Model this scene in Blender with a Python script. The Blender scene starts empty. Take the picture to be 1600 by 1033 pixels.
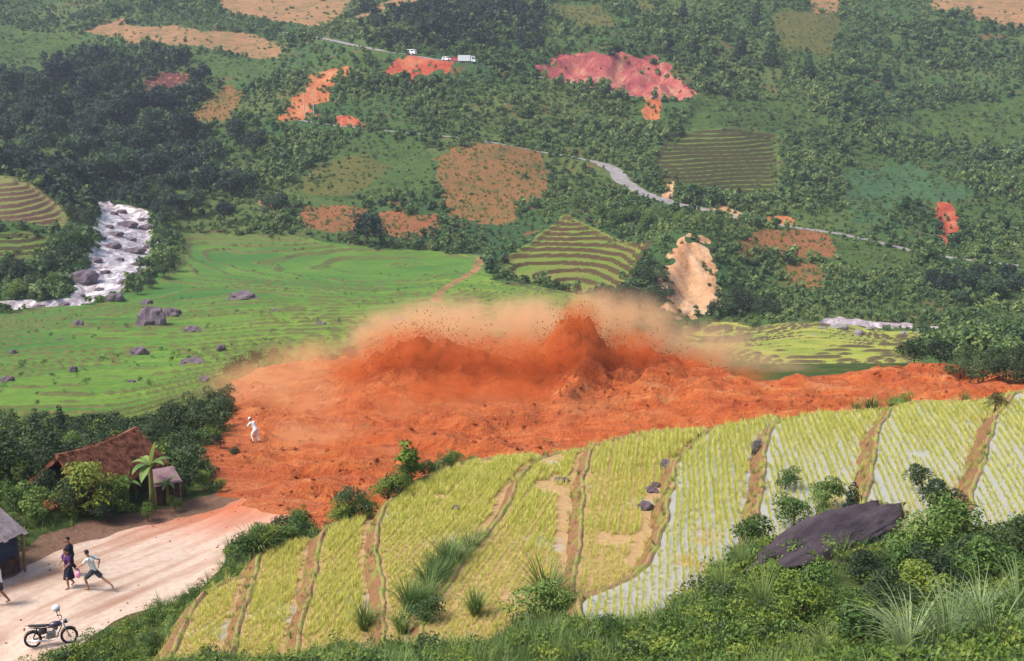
import bpy, bmesh, math, random
import numpy as np
from mathutils import Vector, Matrix, noise as mnoise

random.seed(7); RNG = np.random.default_rng(11)
SC = bpy.context.scene
COL = SC.collection

# ------------------------------------------------------------------ camera, sky, sun, exposure
PITCH = math.radians(12.0)
FPX = 1931.0                                   # focal length in pixels of the 1600 px wide photograph
cam_d = bpy.data.cameras.new('camera'); cam = bpy.data.objects.new('camera', cam_d); COL.objects.link(cam)
cam.location = (0, 0, 0); cam.rotation_euler = (math.radians(90) - PITCH, 0, 0)
cam_d.sensor_width = 36.0; cam_d.lens = 36.0 * FPX / 1600.0
cam_d.clip_start = 0.3; cam_d.clip_end = 6000
SC.camera = cam

SUN_EL, SUN_AZ = math.radians(54), math.radians(-108)   # azimuth measured from +Y towards +X
w = bpy.data.worlds.new('World'); SC.world = w; w.use_nodes = True
nt = w.node_tree; bg = nt.nodes['Background']
sky = nt.nodes.new('ShaderNodeTexSky'); sky.sky_type = 'NISHITA'; sky.sun_disc = False
sky.sun_elevation = SUN_EL; sky.sun_rotation = SUN_AZ
sky.air_density = 1.0; sky.dust_density = 4.0; sky.ozone_density = 1.0
nt.links.new(sky.outputs[0], bg.inputs[0]); bg.inputs[1].default_value = 0.15

sun_d = bpy.data.lights.new('sun', 'SUN'); sun = bpy.data.objects.new('sun', sun_d); COL.objects.link(sun)
sun_d.energy = 3.1; sun_d.angle = math.radians(15.0); sun_d.color = (1.0, 0.95, 0.87)
sdir = Vector((math.sin(SUN_AZ) * math.cos(SUN_EL), math.cos(SUN_AZ) * math.cos(SUN_EL), math.sin(SUN_EL)))
sun.rotation_euler = sdir.to_track_quat('Z', 'Y').to_euler()

SC.view_settings.view_transform = 'Standard'; SC.view_settings.look = 'None'
SC.view_settings.exposure = 0.52; SC.view_settings.gamma = 1.0; SC.view_settings.use_curve_mapping = False
SC.render.engine = 'CYCLES'
SC.cycles.use_denoising = True
SC.cycles.max_bounces = 5; SC.cycles.diffuse_bounces = 2; SC.cycles.glossy_bounces = 2
SC.cycles.transmission_bounces = 2; SC.cycles.volume_bounces = 2; SC.cycles.transparent_max_bounces = 6
SC.cycles.volume_step_rate = 1.0; SC.cycles.volume_max_steps = 128

# ------------------------------------------------------------------ numeric helpers
CP, SP = math.cos(PITCH), math.sin(PITCH)
def ray(u, v):
    r = (np.asarray(u, float) - 800.0) / FPX; t = (516.5 - np.asarray(v, float)) / FPX
    return r, CP + SP * t, -SP + CP * t        # direction of the view through a point of the photograph
def at_y(u, v, y):
    dx, dy, dz = ray(u, v); s = y / dy
    return dx * s, y, dz * s
def at_z(u, v, z):
    dx, dy, dz = ray(u, v); s = z / dz
    return dx * s, dy * s, z

def _hash(ix, iy, seed):
    h = (ix.astype(np.int64) * 374761393 + iy.astype(np.int64) * 668265263 + seed * 974634777) & 0xFFFFFFFF
    h = ((h ^ (h >> 13)) * 1274126177) & 0xFFFFFFFF
    h = (h ^ (h >> 16)) & 0xFFFFFF
    return h / float(0xFFFFFF)
def vnoise(x, y, seed=0):
    x = np.asarray(x, float); y = np.asarray(y, float)
    ix = np.floor(x); iy = np.floor(y); fx = x - ix; fy = y - iy
    fx = fx * fx * (3 - 2 * fx); fy = fy * fy * (3 - 2 * fy)
    a = _hash(ix, iy, seed); b = _hash(ix + 1, iy, seed); c = _hash(ix, iy + 1, seed); d = _hash(ix + 1, iy + 1, seed)
    return (a + (b - a) * fx) * (1 - fy) + (c + (d - c) * fx) * fy
def fbm(x, y, seed=0, octv=4, gain=0.5):
    s = np.zeros(np.shape(x)); amp = 1.0; tot = 0; f = 1.0
    for k in range(octv):
        s = s + amp * (vnoise(np.asarray(x) * f + 17.3 * k, np.asarray(y) * f - 9.1 * k, seed + k) * 2 - 1)
        tot += amp; amp *= gain; f *= 2.03
    return s / tot
def sstep(a, b, x):
    t = np.clip((np.asarray(x, float) - a) / (b - a), 0, 1); return t * t * (3 - 2 * t)
def in_poly(x, y, P):
    P = np.asarray(P); x = np.asarray(x); y = np.asarray(y)
    res = np.zeros(x.shape, bool)
    bb = (x >= P[:, 0].min()) & (x <= P[:, 0].max()) & (y >= P[:, 1].min()) & (y <= P[:, 1].max())
    if not bb.any(): return res
    xs, ys = x[bb], y[bb]; r = np.zeros(xs.shape, bool); n = len(P)
    for i in range(n):
        x1, y1 = P[i]; x2, y2 = P[(i + 1) % n]
        if y1 == y2: continue
        c = ((y1 > ys) != (y2 > ys)) & (xs < (x2 - x1) * (ys - y1) / (y2 - y1) + x1)
        r ^= c
    res[bb] = r
    return res
def poly_dist(x, y, L, closed=False):
    """distance to a polyline and the parameter (index + fraction) of the nearest point"""
    L = np.asarray(L, float); best = np.full(np.shape(x), 1e9); par = np.zeros(np.shape(x))
    n = len(L)
    for i in range(n if closed else n - 1):
        a = L[i]; b = L[(i + 1) % n]; d = b - a; q = d @ d + 1e-9
        t = np.clip(((x - a[0]) * d[0] + (y - a[1]) * d[1]) / q, 0, 1)
        dd = np.hypot(x - a[0] - t * d[0], y - a[1] - t * d[1])
        m = dd < best; best = np.where(m, dd, best); par = np.where(m, i + t, par)
    return best, par

# ------------------------------------------------------------------ the lie of the land
# (u, v, distance) of ground points read off the photograph
GP = [
 # standpoint and the bank below it
 (1500,1033,22),(1250,1033,25),(1000,1033,29),(700,1033,31.5),(500,1033,33.2),(300,1033,35.5),(100,1033,39.5),(0,1033,40),
 (1650,1000,22),(1400,950,28.5),(1580,900,29.5),(1350,850,36),(1180,880,35.5),(1000,980,32.6),(900,990,32.5),(1650,830,34),
 # road and hut bench
 (60,1003,41),(0,960,43.2),(-120,1000,40),(130,920,45.6),(250,860,51),(350,820,54.6),(430,780,58),(170,815,54.5),(60,850,51),
 (200,770,58.5),(100,770,57),(300,760,61.5),(-100,840,50),(330,700,70),(420,720,69),(500,740,65),(0,760,58),
 # mud bench behind the terraces
 (600,700,73),(600,640,84),(800,690,75),(800,640,84),(1000,650,80),(1000,610,90),(1200,630,80),(1200,590,91),(1400,610,84),(1400,580,93),(1530,590,90),(1650,585,90),(1800,590,85),
 (440,640,88),(440,590,100),(380,640,86),
 # slope down to the paddies on the valley floor
 (250,690,77),(120,700,74),(0,690,76),(170,640,99),(50,640,99),(-100,640,100),(300,600,110),(100,600,116),(450,555,128),(600,540,135),(750,520,142),(900,520,140),
 (0,560,140),(240,495,188),(400,460,215),(100,500,182),(600,450,235),(300,380,300),(450,380,300),(600,390,298),(740,410,282),(650,480,190),(820,440,255),(860,470,215),(-100,480,210),
 # river
 (60,470,222),(135,460,228),(200,430,242),(190,380,275),(190,340,310),(160,315,332),
 # left bank of the river
 (40,440,240),(45,400,252),(45,360,268),(45,320,290),(40,285,310),(-120,330,285),(100,310,322),(-150,420,240),
 # valley floor on the right
 (1050,540,165),(1250,575,145),(1250,540,175),(1250,508,213),(1370,515,215),(1420,560,150),(1550,560,140),(1560,520,200),(1000,500,235),(1120,497,248),(1300,490,235),(1450,480,245),(1600,490,230),(1750,540,180),
 (950,470,240),(900,450,262),
 # lower hillside
 (1075,430,262),(1075,368,278),(1225,400,290),(1225,370,305),(1225,440,272),(1450,440,272),(1600,420,280),(1450,398,295),(1310,366,310),(1200,350,321),(1050,318,338),(970,282,360),(940,258,376),(850,238,388),
 (940,420,276),(890,340,318),(800,400,292),(1000,370,300),(850,310,340),(770,350,322),(770,285,352),(770,235,376),(690,340,328),(580,360,316),(580,325,334),(480,340,326),(560,270,362),(560,215,392),(555,198,402),
 (400,330,330),(300,340,325),(300,250,382),(230,300,345),(400,250,380),(700,212,396),(680,280,350),
 # upper hillside
 (100,260,382),(100,200,432),(20,200,425),(200,160,455),(340,165,440),(260,130,478),(500,140,440),(440,190,408),(520,100,468),(640,85,474),(730,97,464),(800,150,432),(800,190,412),(870,124,455),(960,140,458),(960,85,480),(1080,155,450),(1085,120,470),
 (1010,185,430),(1150,300,362),(1150,250,386),(1150,205,412),(1030,225,398),(1300,300,365),(1400,290,378),(1480,350,325),(1480,320,340),(1400,200,440),(1250,180,440),(1550,220,420),(1600,330,340),(1650,200,430),
 (1150,100,495),(1300,70,530),(1400,100,515),(1550,100,510),(1300,10,590),(1550,20,585),(1150,20,560),(1000,20,560),(900,40,530),(760,30,545),(640,30,560),(560,60,500),(450,30,620),(470,0,660),(300,60,560),(300,20,640),(430,85,520),(100,50,610),(100,110,530),(0,0,700),(0,100,540),(200,0,680),(800,0,600),
 (1700,0,600),(1750,100,500),(-150,0,690),(-150,150,480),(-200,250,380),
]
W0 = 25.0
def warp(x, y):
    yy = np.asarray(y, float) + W0
    return np.asarray(x, float) / yy * 2.0, np.log(yy)
_c = []
for (u, v, y) in GP:
    x, y_, z = at_y(u, v, y); _c.append((float(x), float(y_), float(z)))
# ground that the camera does not look at: the bank it stands on, and the land beyond the frame
for (x, y, z) in [(0,0,-1.75),(-12,0,-4.5),(12,0,-1.2),(0,10,-7.0),(-14,12,-10),(16,12,-5.5),(0,20,-12.0),(-15,22,-14.5),(14,16,-8.4),(30,25,-9.5),(-34,35,-21),(-34,55,-22.5),(-45,80,-26),
                  (40,45,-12),(48,70,-17),(0,-12,1.0),(25,-10,1.5),(-25,-10,-3),
                  (0,800,62),(-250,800,60),(250,800,66),(-420,800,58),(420,800,66),(-420,500,8),(420,500,20),(-350,300,-22),(380,300,-30),(-200,150,-33),(180,140,-28),(-500,650,40),(500,650,50)]:
    _c.append((x, y, z))
# below the rice terraces (each terrace is a body of earth of its own standing on this)
TZ = dict(A=-18.3, B=-18.0, C=-17.6, D=-17.2, E=-16.9, F=-16.5, G=-16.0, H=-15.5, I=-14.9, J=-14.2)
for k, pts in dict(A=[(330,940),(290,1010)], B=[(440,870),(410,1000)], C=[(540,840),(520,960)], D=[(660,770),(620,900),(720,800)], E=[(860,740),(780,880),(720,960)],
                   F=[(980,700),(950,880)], G=[(1130,690),(1090,800),(1000,940)], H=[(1280,670),(1240,780)], I=[(1440,660),(1420,760)], J=[(1600,640),(1580,780)]).items():
    for (u, v) in pts:
        x, y, z = at_z(u, v, TZ[k]); _c.append((float(x), float(y), TZ[k] - 0.85))
# just beyond the terrace rim the bank falls to the mud
for (u, v, z, dy, dz) in [(320,925,-18.3,2.0,-1.5),(460,842,-18.0,2.2,-1.7),(560,808,-17.6,2.5,-2.0),(644,752,-17.2,3,-2.6),(740,718,-17.2,4,-3.6),(917,698,-16.9,5,-4.2),(1094,670,-16.5,5,-4.4),(1286,645,-15.5,5,-4.6),(1446,628,-14.9,5,-4.8),(1600,612,-14.2,5,-4.8)]:
    x, y, _ = at_z(u, v, z); _c.append((float(x) - 0.25 * dy, float(y) + dy, z + dz))
CT = np.array(_c)
_U, _V = warp(CT[:, 0], CT[:, 1]); _S = CT[:, 2] / (CT[:, 1] + W0)
def _phi(d2): return np.where(d2 > 1e-12, 0.5 * d2 * np.log(np.maximum(d2, 1e-12)), 0.0)
_n = len(CT); _A = np.zeros((_n + 3, _n + 3))
_A[:_n, :_n] = _phi((_U[:, None] - _U[None]) ** 2 + (_V[:, None] - _V[None]) ** 2) + np.eye(_n) * 2e-5
_A[:_n, _n:] = np.c_[np.ones(_n), _U, _V]; _A[_n:, :_n] = _A[:_n, _n:].T
_wt = np.linalg.solve(_A, np.r_[_S, 0, 0, 0])
def base(x, y):
    x = np.asarray(x, float); y = np.asarray(y, float); sh = x.shape
    U, V = warp(x.ravel(), y.ravel()); out = np.empty(U.shape)
    for i in range(0, len(U), 40000):
        u = U[i:i + 40000]; v = V[i:i + 40000]
        out[i:i + 40000] = _phi((u[:, None] - _U[None]) ** 2 + (v[:, None] - _V[None]) ** 2) @ _wt[:_n] + _wt[_n] + _wt[_n + 1] * u + _wt[_n + 2] * v
    return (out * (y.ravel() + W0)).reshape(sh)
_ys = np.concatenate([np.arange(14, 120, 0.8), np.arange(120, 460, 2.2), np.arange(460, 850, 5)])
def hit(u, v, ymin=0.0, hf=None):
    """where the line of sight through (u, v) first meets the ground"""
    dx, dy, dz = ray(u, v); ys = _ys[_ys >= ymin]; s = ys / dy
    g = (hf or base)(dx * s, ys); d = dz * s - g
    i = np.argmax(d < 0) if (d < 0).any() else len(ys) - 1
    if i > 0:
        f = d[i - 1] / (d[i - 1] - d[i] + 1e-9); y = ys[i - 1] + f * (ys[i] - ys[i - 1])
    else: y = ys[0]
    x = float(dx * y / dy); return x, float(y), float(base(np.array([x]), np.array([y]))[0])
def hits(P, ymin=0.0): return np.array([hit(u, v, ymin)[:2] for (u, v) in P])
# ------------------------------------------------------------------ mesh and object helpers
def tag(o, label=None, cat=None, group=None, kind=None):
    if label: o['label'] = label
    if cat: o['category'] = cat
    if group: o['group'] = group
    if kind: o['kind'] = kind
    return o
def link(name, data, parent=None, loc=None, rot=None, scale=None):
    o = bpy.data.objects.new(name, data); COL.objects.link(o)
    if parent is not None: o.parent = parent
    if loc is not None: o.location = loc
    if rot is not None: o.rotation_euler = rot
    if scale is not None: o.scale = scale if hasattr(scale, '__len__') else (scale,) * 3
    return o
def np_mesh(name, V, F, mats, smooth=True, midx=None):
    """V (n,3) float, F (m,k) int -> mesh"""
    V = np.ascontiguousarray(V, np.float32); F = np.ascontiguousarray(F, np.int32); m, k = F.shape
    me = bpy.data.meshes.new(name)
    me.vertices.add(len(V)); me.vertices.foreach_set('co', V.ravel())
    me.loops.add(m * k); me.loops.foreach_set('vertex_index', F.ravel())
    me.polygons.add(m); me.polygons.foreach_set('loop_start', np.arange(0, m * k, k, dtype=np.int32))
    if midx is not None: me.polygons.foreach_set('material_index', np.asarray(midx, np.int32))
    me.polygons.foreach_set('use_smooth', np.full(m, smooth))
    me.update(calc_edges=True)
    for mt in (mats if isinstance(mats, (list, tuple)) else [mats]): me.materials.append(mt)
    return me
class MB:
    """collects simple shapes into one mesh"""
    def __init__(s): s.v = []; s.f = []; s.m = []
    def add(s, V, F, m=0):
        o = len(s.v); s.v += [tuple(map(float, p)) for p in V]; s.f += [tuple(i + o for i in f) for f in F]; s.m += [m] * len(F); return s
    def box(s, c, d, M=None, m=0):
        V = [Vector((c[0] + sx * d[0] / 2, c[1] + sy * d[1] / 2, c[2] + sz * d[2] / 2)) for sz in (-1, 1) for sy in (-1, 1) for sx in (-1, 1)]
        if M is not None: V = [M @ p for p in V]
        return s.add(V, [(0, 2, 3, 1), (4, 5, 7, 6), (0, 1, 5, 4), (2, 6, 7, 3), (0, 4, 6, 2), (1, 3, 7, 5)], m)
    def beam(s, a, b, wd, hg, m=0, up=(0, 0, 1)):
        a = Vector(a); b = Vector(b); d = (b - a).normalized(); r = d.cross(Vector(up))
        if r.length < 1e-4: r = d.cross(Vector((1, 0, 0)))
        r.normalize(); u = r.cross(d)
        V = [p + r * (sx * wd / 2) + u * (sy * hg / 2) for p in (a, b) for sy in (-1, 1) for sx in (-1, 1)]
        return s.add(V, [(0, 1, 3, 2), (4, 6, 7, 5), (0, 4, 5, 1), (1, 5, 7, 3), (3, 7, 6, 2), (2, 6, 4, 0)], m)
    def tube(s, P, R, n=8, m=0, cap=True, flat=1.0):
        P = [Vector(p) for p in P]; R = R if hasattr(R, '__len__') else [R] * len(P); V = []; F = []; ref = None
        for i, p in enumerate(P):
            d = (P[min(i + 1, len(P) - 1)] - P[max(i - 1, 0)]).normalized()
            if ref is None or abs(ref.dot(d)) > .98: ref = Vector((0, 0, 1)) if abs(d.z) < .9 else Vector((1, 0, 0))
            a = d.cross(ref).normalized(); b = a.cross(d)
            ref = b
            for k in range(n):
                t = 2 * math.pi * k / n; V.append(p + (a * math.cos(t) + b * math.sin(t) * flat) * R[i])
        for i in range(len(P) - 1):
            for k in range(n):
                k2 = (k + 1) % n; F.append((i * n + k, i * n + k2, (i + 1) * n + k2, (i + 1) * n + k))
        if cap: F.append(tuple(range(n - 1, -1, -1))); F.append(tuple((len(P) - 1) * n + k for k in range(n)))
        return s.add(V, F, m)
    def ball(s, c, r, nu=12, nv=8, M=None, m=0, fn=None):
        r = r if hasattr(r, '__len__') else (r, r, r); V = []; F = []
        for j in range(nv + 1):
            th = math.pi * j / nv
            for i in range(nu):
                ph = 2 * math.pi * i / nu; p = Vector((math.sin(th) * math.cos(ph), math.sin(th) * math.sin(ph), math.cos(th)))
                k = fn(p) if fn else 1.0; q = Vector((p.x * r[0] * k, p.y * r[1] * k, p.z * r[2] * k))
                if M is not None: q = M @ q
                V.append(q + Vector(c))
        for j in range(nv):
            for i in range(nu):
                i2 = (i + 1) % nu; F.append((j * nu + i, (j + 1) * nu + i, (j + 1) * nu + i2, j * nu + i2))
        return s.add(V, F, m)
    def mesh(s, name, mats, smooth=False):
        me = bpy.data.meshes.new(name); me.from_pydata(s.v, [], s.f)
        for mt in (mats if isinstance(mats, (list, tuple)) else [mats]): me.materials.append(mt)
        me.polygons.foreach_set('material_index', s.m); me.polygons.foreach_set('use_smooth', [smooth] * len(s.f)); me.validate(); me.update(); return me
    def build(s, name, mats, parent=None, smooth=False, loc=None, rot=None):
        return link(name, s.mesh(name, mats, smooth), parent, loc, rot)

# ------------------------------------------------------------------ materials
class NT:
    def __init__(s, name):
        s.m = bpy.data.materials.new(name); s.m.use_nodes = True; s.t = s.m.node_tree; s.bs = s.t.nodes['Principled BSDF']; s.out = s.t.nodes['Material Output']
        s._tc = None
    def n(s, typ, **kw):
        o = s.t.nodes.new(typ)
        for k, v in kw.items(): setattr(o, k, v)
        return o
    def l(s, a, b): s.t.links.new(a, b)
    def inp(s, sock, v):
        if hasattr(v, 'is_output') or isinstance(v, bpy.types.NodeSocket): s.l(v, sock)
        else: sock.default_value = v
    @property
    def co(s):
        if s._tc is None: s._tc = s.n('ShaderNodeTexCoord')
        return s._tc.outputs['Object']
    def scaled(s, sc, co=None):
        mp = s.n('ShaderNodeMapping'); s.l(co or s.co, mp.inputs[0]); mp.inputs['Scale'].default_value = sc if hasattr(sc, '__len__') else (sc,) * 3; return mp.outputs[0]
    def noise(s, scale, detail=4, rough=.55, co=None, dist=0):
        o = s.n('ShaderNodeTexNoise'); s.l(co or s.co, o.inputs['Vector']); o.inputs['Scale'].default_value = scale; o.inputs['Detail'].default_value = detail
        o.inputs['Roughness'].default_value = rough; o.inputs['Distortion'].default_value = dist; return o.outputs['Fac']
    def ramp(s, fac, stops, interp='LINEAR'):
        o = s.n('ShaderNodeValToRGB'); s.l(fac, o.inputs[0]); cr = o.color_ramp; cr.interpolation = interp
        while len(cr.elements) < len(stops): cr.elements.new(.5)
        for e, (p, c) in zip(cr.elements, stops): e.position = p; e.color = (*c, 1) if len(c) == 3 else c
        return o.outputs[0]
    def grey(s, fac, a, b): return s.ramp(fac, [(a, (0, 0, 0)), (b, (1, 1, 1))])
    def mix(s, f, a, b, typ='MIX'):
        o = s.n('ShaderNodeMix', data_type='RGBA', blend_type=typ)
        s.inp(o.inputs[0], f); s.inp(o.inputs[6], (*a, 1) if isinstance(a, tuple) and len(a) == 3 else a); s.inp(o.inputs[7], (*b, 1) if isinstance(b, tuple) and len(b) == 3 else b); return o.outputs[2]
    def math(s, op, a, b=0.0):
        o = s.n('ShaderNodeMath', operation=op); s.inp(o.inputs[0], a); s.inp(o.inputs[1], b); return o.outputs[0]
    def upness(s):
        g = s.n('ShaderNodeNewGeometry'); x = s.n('ShaderNodeSeparateXYZ'); s.l(g.outputs['True Normal'], x.inputs[0]); return x.outputs[2]
    def rand(s): return s.n('ShaderNodeObjectInfo').outputs['Random']
    def bump(s, h, strength=.5, dist=.1):
        b = s.n('ShaderNodeBump'); s.l(h, b.inputs['Height']); b.inputs['Strength'].default_value = strength; b.inputs['Distance'].default_value = dist; s.l(b.outputs[0], s.bs.inputs['Normal'])
    def fin(s, col=None, rough=.85, spec=.25, metal=0.0):
        if col is not None: s.inp(s.bs.inputs['Base Color'], (*col, 1) if isinstance(col, tuple) and len(col) == 3 else col)
        s.inp(s.bs.inputs['Roughness'], rough); s.inp(s.bs.inputs['Specular IOR Level'], spec); s.bs.inputs['Metallic'].default_value = metal; return s.m
def plain(name, col, rough=.6, spec=.3, metal=0, var=.25, scale=6):
    t = NT(name); f = t.noise(scale, 4); d = tuple(c * (1 - var) for c in col); e = tuple(min(1, c * (1 + var)) for c in col)
    return t.fin(t.ramp(f, [(.3, d), (.7, e)]), rough, spec, metal)

def m_hill():
    t = NT('hillside_ground'); big = t.noise(.018, 5); mid = t.noise(.12, 5); fine = t.noise(1.1, 4, .7)
    c = t.ramp(big, [(.32, (.035, .08, .03)), (.5, (.065, .115, .03)), (.62, (.105, .135, .038)), (.75, (.13, .115, .045))])
    c = t.mix(t.grey(mid, .58, .70), c, (.17, .085, .04)); c = t.mix(t.grey(fine, .3, .75), t.mix(.5, c, (.012, .03, .01)), c)
    t.bump(fine, .6, .4); return t.fin(c, .95, .1)
def m_bank():
    t = NT('grassy_bank_ground'); a = t.noise(.7, 5); b = t.noise(9, 4, .7)
    c = t.ramp(a, [(.35, (.03, .06, .015)), (.55, (.07, .10, .025)), (.7, (.15, .085, .045))]); c = t.mix(t.grey(b, .35, .7), t.mix(.5, c, (.02, .03, .01)), c)
    t.bump(b, .6, .08); return t.fin(c, .95, .1)
def m_rice():
    t = NT('green_paddy'); big = t.noise(.02, 4); mid = t.noise(1.0, 3, .6, t.scaled((.03, .03, 1.3))); fine = t.noise(1.0, 4, .75, t.scaled((1.0, 2.2, 2.2))); up = t.upness()
    sx = t.n('ShaderNodeSeparateXYZ'); t.l(t.co, sx.inputs[0])
    yel = t.math('ADD', t.math('ADD', t.math('MULTIPLY', sx.outputs[0], .0075), t.math('MULTIPLY', t.math('SUBTRACT', 190., sx.outputs[1]), .0011)), t.math('MULTIPLY', big, 1.05))      # riper towards the middle of the valley
    c = t.ramp(yel, [(.0, (.055, .16, .022)), (.22, (.08, .20, .022)), (.40, (.14, .24, .026)), (.58, (.23, .28, .035)), (.85, (.32, .30, .05))])
    c = t.mix(t.grey(mid, .40, .62), t.mix(.30, c, (.03, .08, .015)), t.mix(.35, c, (.22, .27, .03))); c = t.mix(t.grey(fine, .35, .62), t.mix(.5, c, (.02, .06, .01)), c)
    riser = t.ramp(fine, [(.3, (.05, .08, .018)), (.7, (.14, .135, .04))])
    c = t.mix(t.grey(up, .955, .985), riser, c); t.bump(fine, .5, .25); return t.fin(c, .8, .2)
def m_ripe():
    t = NT('yellow_green_paddy'); mid = t.noise(.12, 4); fine = t.noise(2.5, 3, .7); up = t.upness()
    c = t.ramp(mid, [(.3, (.18, .24, .035)), (.5, (.28, .30, .05)), (.7, (.36, .33, .07))]); c = t.mix(t.grey(fine, .25, .7), t.mix(.3, c, (.03, .06, .01)), c)
    c = t.mix(t.grey(up, .94, .98), t.ramp(fine, [(.3, (.05, .055, .02)), (.7, (.13, .085, .045))]), c); t.bump(fine, .5, .2); return t.fin(c, .8, .2)
def m_terr(name, tread, tread2, riser, lo=.90, hi=.97):
    t = NT(name); mid = t.noise(.15, 4); fine = t.noise(1.6, 3, .7); up = t.upness()
    c = t.ramp(mid, [(.35, tread), (.65, tread2)]); c = t.mix(t.grey(fine, .25, .7), t.mix(.35, c, (.02, .04, .012)), c)
    c = t.mix(t.grey(up, lo, hi), t.mix(fine, riser, tuple(q * .6 for q in riser)), c); t.bump(fine, .4, .25); return t.fin(c, .9, .1)
def m_soil(name, a, b, green=(.07, .10, .03), amount=.5, fs=1.3):
    t = NT(name); mid = t.noise(.16, 4); fine = t.noise(fs, 4, .75); spk = t.noise(fs * 1.9, 2, .6)
    c = t.ramp(fine, [(.25, a), (.7, b)]); c = t.mix(t.math('MULTIPLY', t.grey(mid, .45, .75), amount), c, green)
    c = t.mix(t.math('MULTIPLY', t.grey(spk, .58, .66), amount), c, tuple(q * .8 for q in green)); t.bump(fine, .7, .3); return t.fin(c, .95, .08)
def m_scar(name, a, b, c_):
    t = NT(name); st = t.noise(1.0, 6, .65, t.scaled((.12, .07, .05)), 1.0); fine = t.noise(.9, 5, .75)
    c = t.ramp(st, [(.32, a), (.48, b), (.62, c_)]); c = t.mix(t.grey(fine, .3, .7), t.mix(.45, c, tuple(q * .35 for q in a)), c); t.bump(fine, 1, .8); return t.fin(c, .95, .08)
def m_mud():
    t = NT('red_mud'); fl = t.noise(1.0, 7, .68, t.scaled((.13, .5, .4)), 1.6); fine = t.noise(2.6, 5, .72); lump = t.noise(.5, 3)
    c = t.ramp(fl, [(.28, (.36, .06, .014)), (.42, (.62, .13, .027)), (.57, (.74, .205, .05)), (.68, (.78, .34, .13)), (.80, (.80, .48, .26))])
    c = t.mix(t.grey(fine, .28, .62), t.mix(.45, c, (.22, .035, .008)), c); c = t.mix(t.math('MULTIPLY', t.grey(lump, .55, .8), .6), c, (.66, .26, .10))
    gr = t.noise(7, 4, .75); c = t.mix(t.grey(gr, .34, .56), t.mix(.22, c, (.22, .035, .008)), c); t.bump(t.math('ADD', t.math('ADD', fine, t.math('MULTIPLY', gr, .5)), t.math('MULTIPLY', fl, .6)), 1.0, .5); return t.fin(c, .7, .3)
def m_road():
    t = NT('dirt_road'); rt = t.n('ShaderNodeMapping'); t.l(t.co, rt.inputs[0]); rt.inputs['Rotation'].default_value = (0, 0, math.radians(26)); tr = t.noise(1.0, 5, .6, t.scaled((1.1, .10, .3), rt.outputs[0])); fine = t.noise(3.5, 5, .7); red = t.noise(.22, 4)
    c = t.ramp(fine, [(.25, (.40, .295, .225)), (.7, (.56, .44, .355))])
    sx = t.n('ShaderNodeSeparateXYZ'); t.l(t.co, sx.inputs[0])
    far = t.math('ADD', t.math('MULTIPLY', t.math('SUBTRACT', sx.outputs[1], 52.), .09), t.math('MULTIPLY', tr, 1.0))      # red silt washed down from the slide
    c = t.mix(t.grey(far, .42, .95), c, (.47, .125, .05)); c = t.mix(t.math('MULTIPLY', t.grey(t.math('ADD', t.math('MULTIPLY', tr, .7), t.math('MULTIPLY', red, .3)), .46, .62), .85), c, (.30, .165, .105)); t.bump(t.math('ADD', fine, tr), .5, .08); return t.fin(c, .75, .25)
def m_asphalt():
    t = NT('mountain_road_gravel'); f = t.noise(.6, 4); return t.fin(t.ramp(f, [(.3, (.17, .155, .15)), (.7, (.29, .265, .265))]), .85, .2)
def m_water(name='white_water', f0=.50, f1_=.68):
    t = NT(name); co = t.scaled((.30, .12, .3)); f1 = t.noise(1.0, 6, .65, co, 1.6); f2 = t.noise(.9, 4, .7)
    foam = t.grey(t.math('ADD', t.math('MULTIPLY', f1, .8), t.math('MULTIPLY', f2, .25)), f0, f1_)
    c = t.mix(foam, t.ramp(f2, [(.3, (.20, .155, .17)), (.7, (.40, .34, .36))]), (.78, .75, .76)); t.bump(f1, .35, .25)
    return t.fin(c, t.mix(foam, (.25, .25, .25), (.8, .8, .8)), .25)
M = dict(hill=m_hill(), bank=m_bank(), rice=m_rice(), ripe=m_ripe(), mud=m_mud(), road=m_road(), aspr=m_asphalt(), water=m_water(), brook=m_water('brown_brook', .58, .8),
    terr_green=m_terr('hill_terrace_green', (.085, .14, .027), (.12, .16, .035), (.06, .055, .022)),
    terr_mid=m_terr('hill_terrace_bright', (.12, .20, .027), (.20, .19, .045), (.085, .055, .025)),
    terr_left=m_terr('hill_terrace_olive', (.13, .16, .04), (.20, .17, .065), (.13, .075, .05)),
    terr_red=m_terr('hill_terrace_red', (.34, .10, .07), (.40, .15, .10), (.11, .04, .035)),
    soil=m_soil('ploughed_soil', (.13, .06, .022), (.25, .125, .05), (.06, .085, .025), .75), verge=m_soil('trodden_brown_dirt', (.12, .065, .05), (.22, .12, .085), (.07, .08, .03), .4, 2.5), soil_red=m_soil('ploughed_red_soil', (.15, .052, .024), (.29, .115, .052), (.07, .08, .025), .55),
    tan=m_soil('bare_tan_soil', (.20, .105, .05), (.33, .18, .09), (.09, .10, .035), .8, .45), olive=m_soil('olive_fallow', (.055, .065, .018), (.13, .115, .032), (.04, .06, .018), .7, .8),
    grass=m_soil('grass_slope', (.035, .066, .017), (.075, .115, .03), (.025, .05, .016), .7, .7), teal=m_soil('teal_grass_slope', (.032, .078, .034), (.06, .115, .046), (.022, .055, .026), .6, .7),
    scar_pink=m_scar('landslide_scar_pink', (.27, .055, .085), (.45, .12, .10), (.58, .30, .20)), scar_tan=m_scar('landslide_scar_tan', (.50, .23, .11), (.64, .37, .20), (.70, .47, .30)),
    scar_red=m_scar('landslide_scar_red', (.32, .05, .035), (.45, .09, .045), (.55, .2, .1)), scar_or=m_scar('landslide_scar_orange', (.40, .10, .04), (.52, .18, .07), (.58, .27, .13)))

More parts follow.
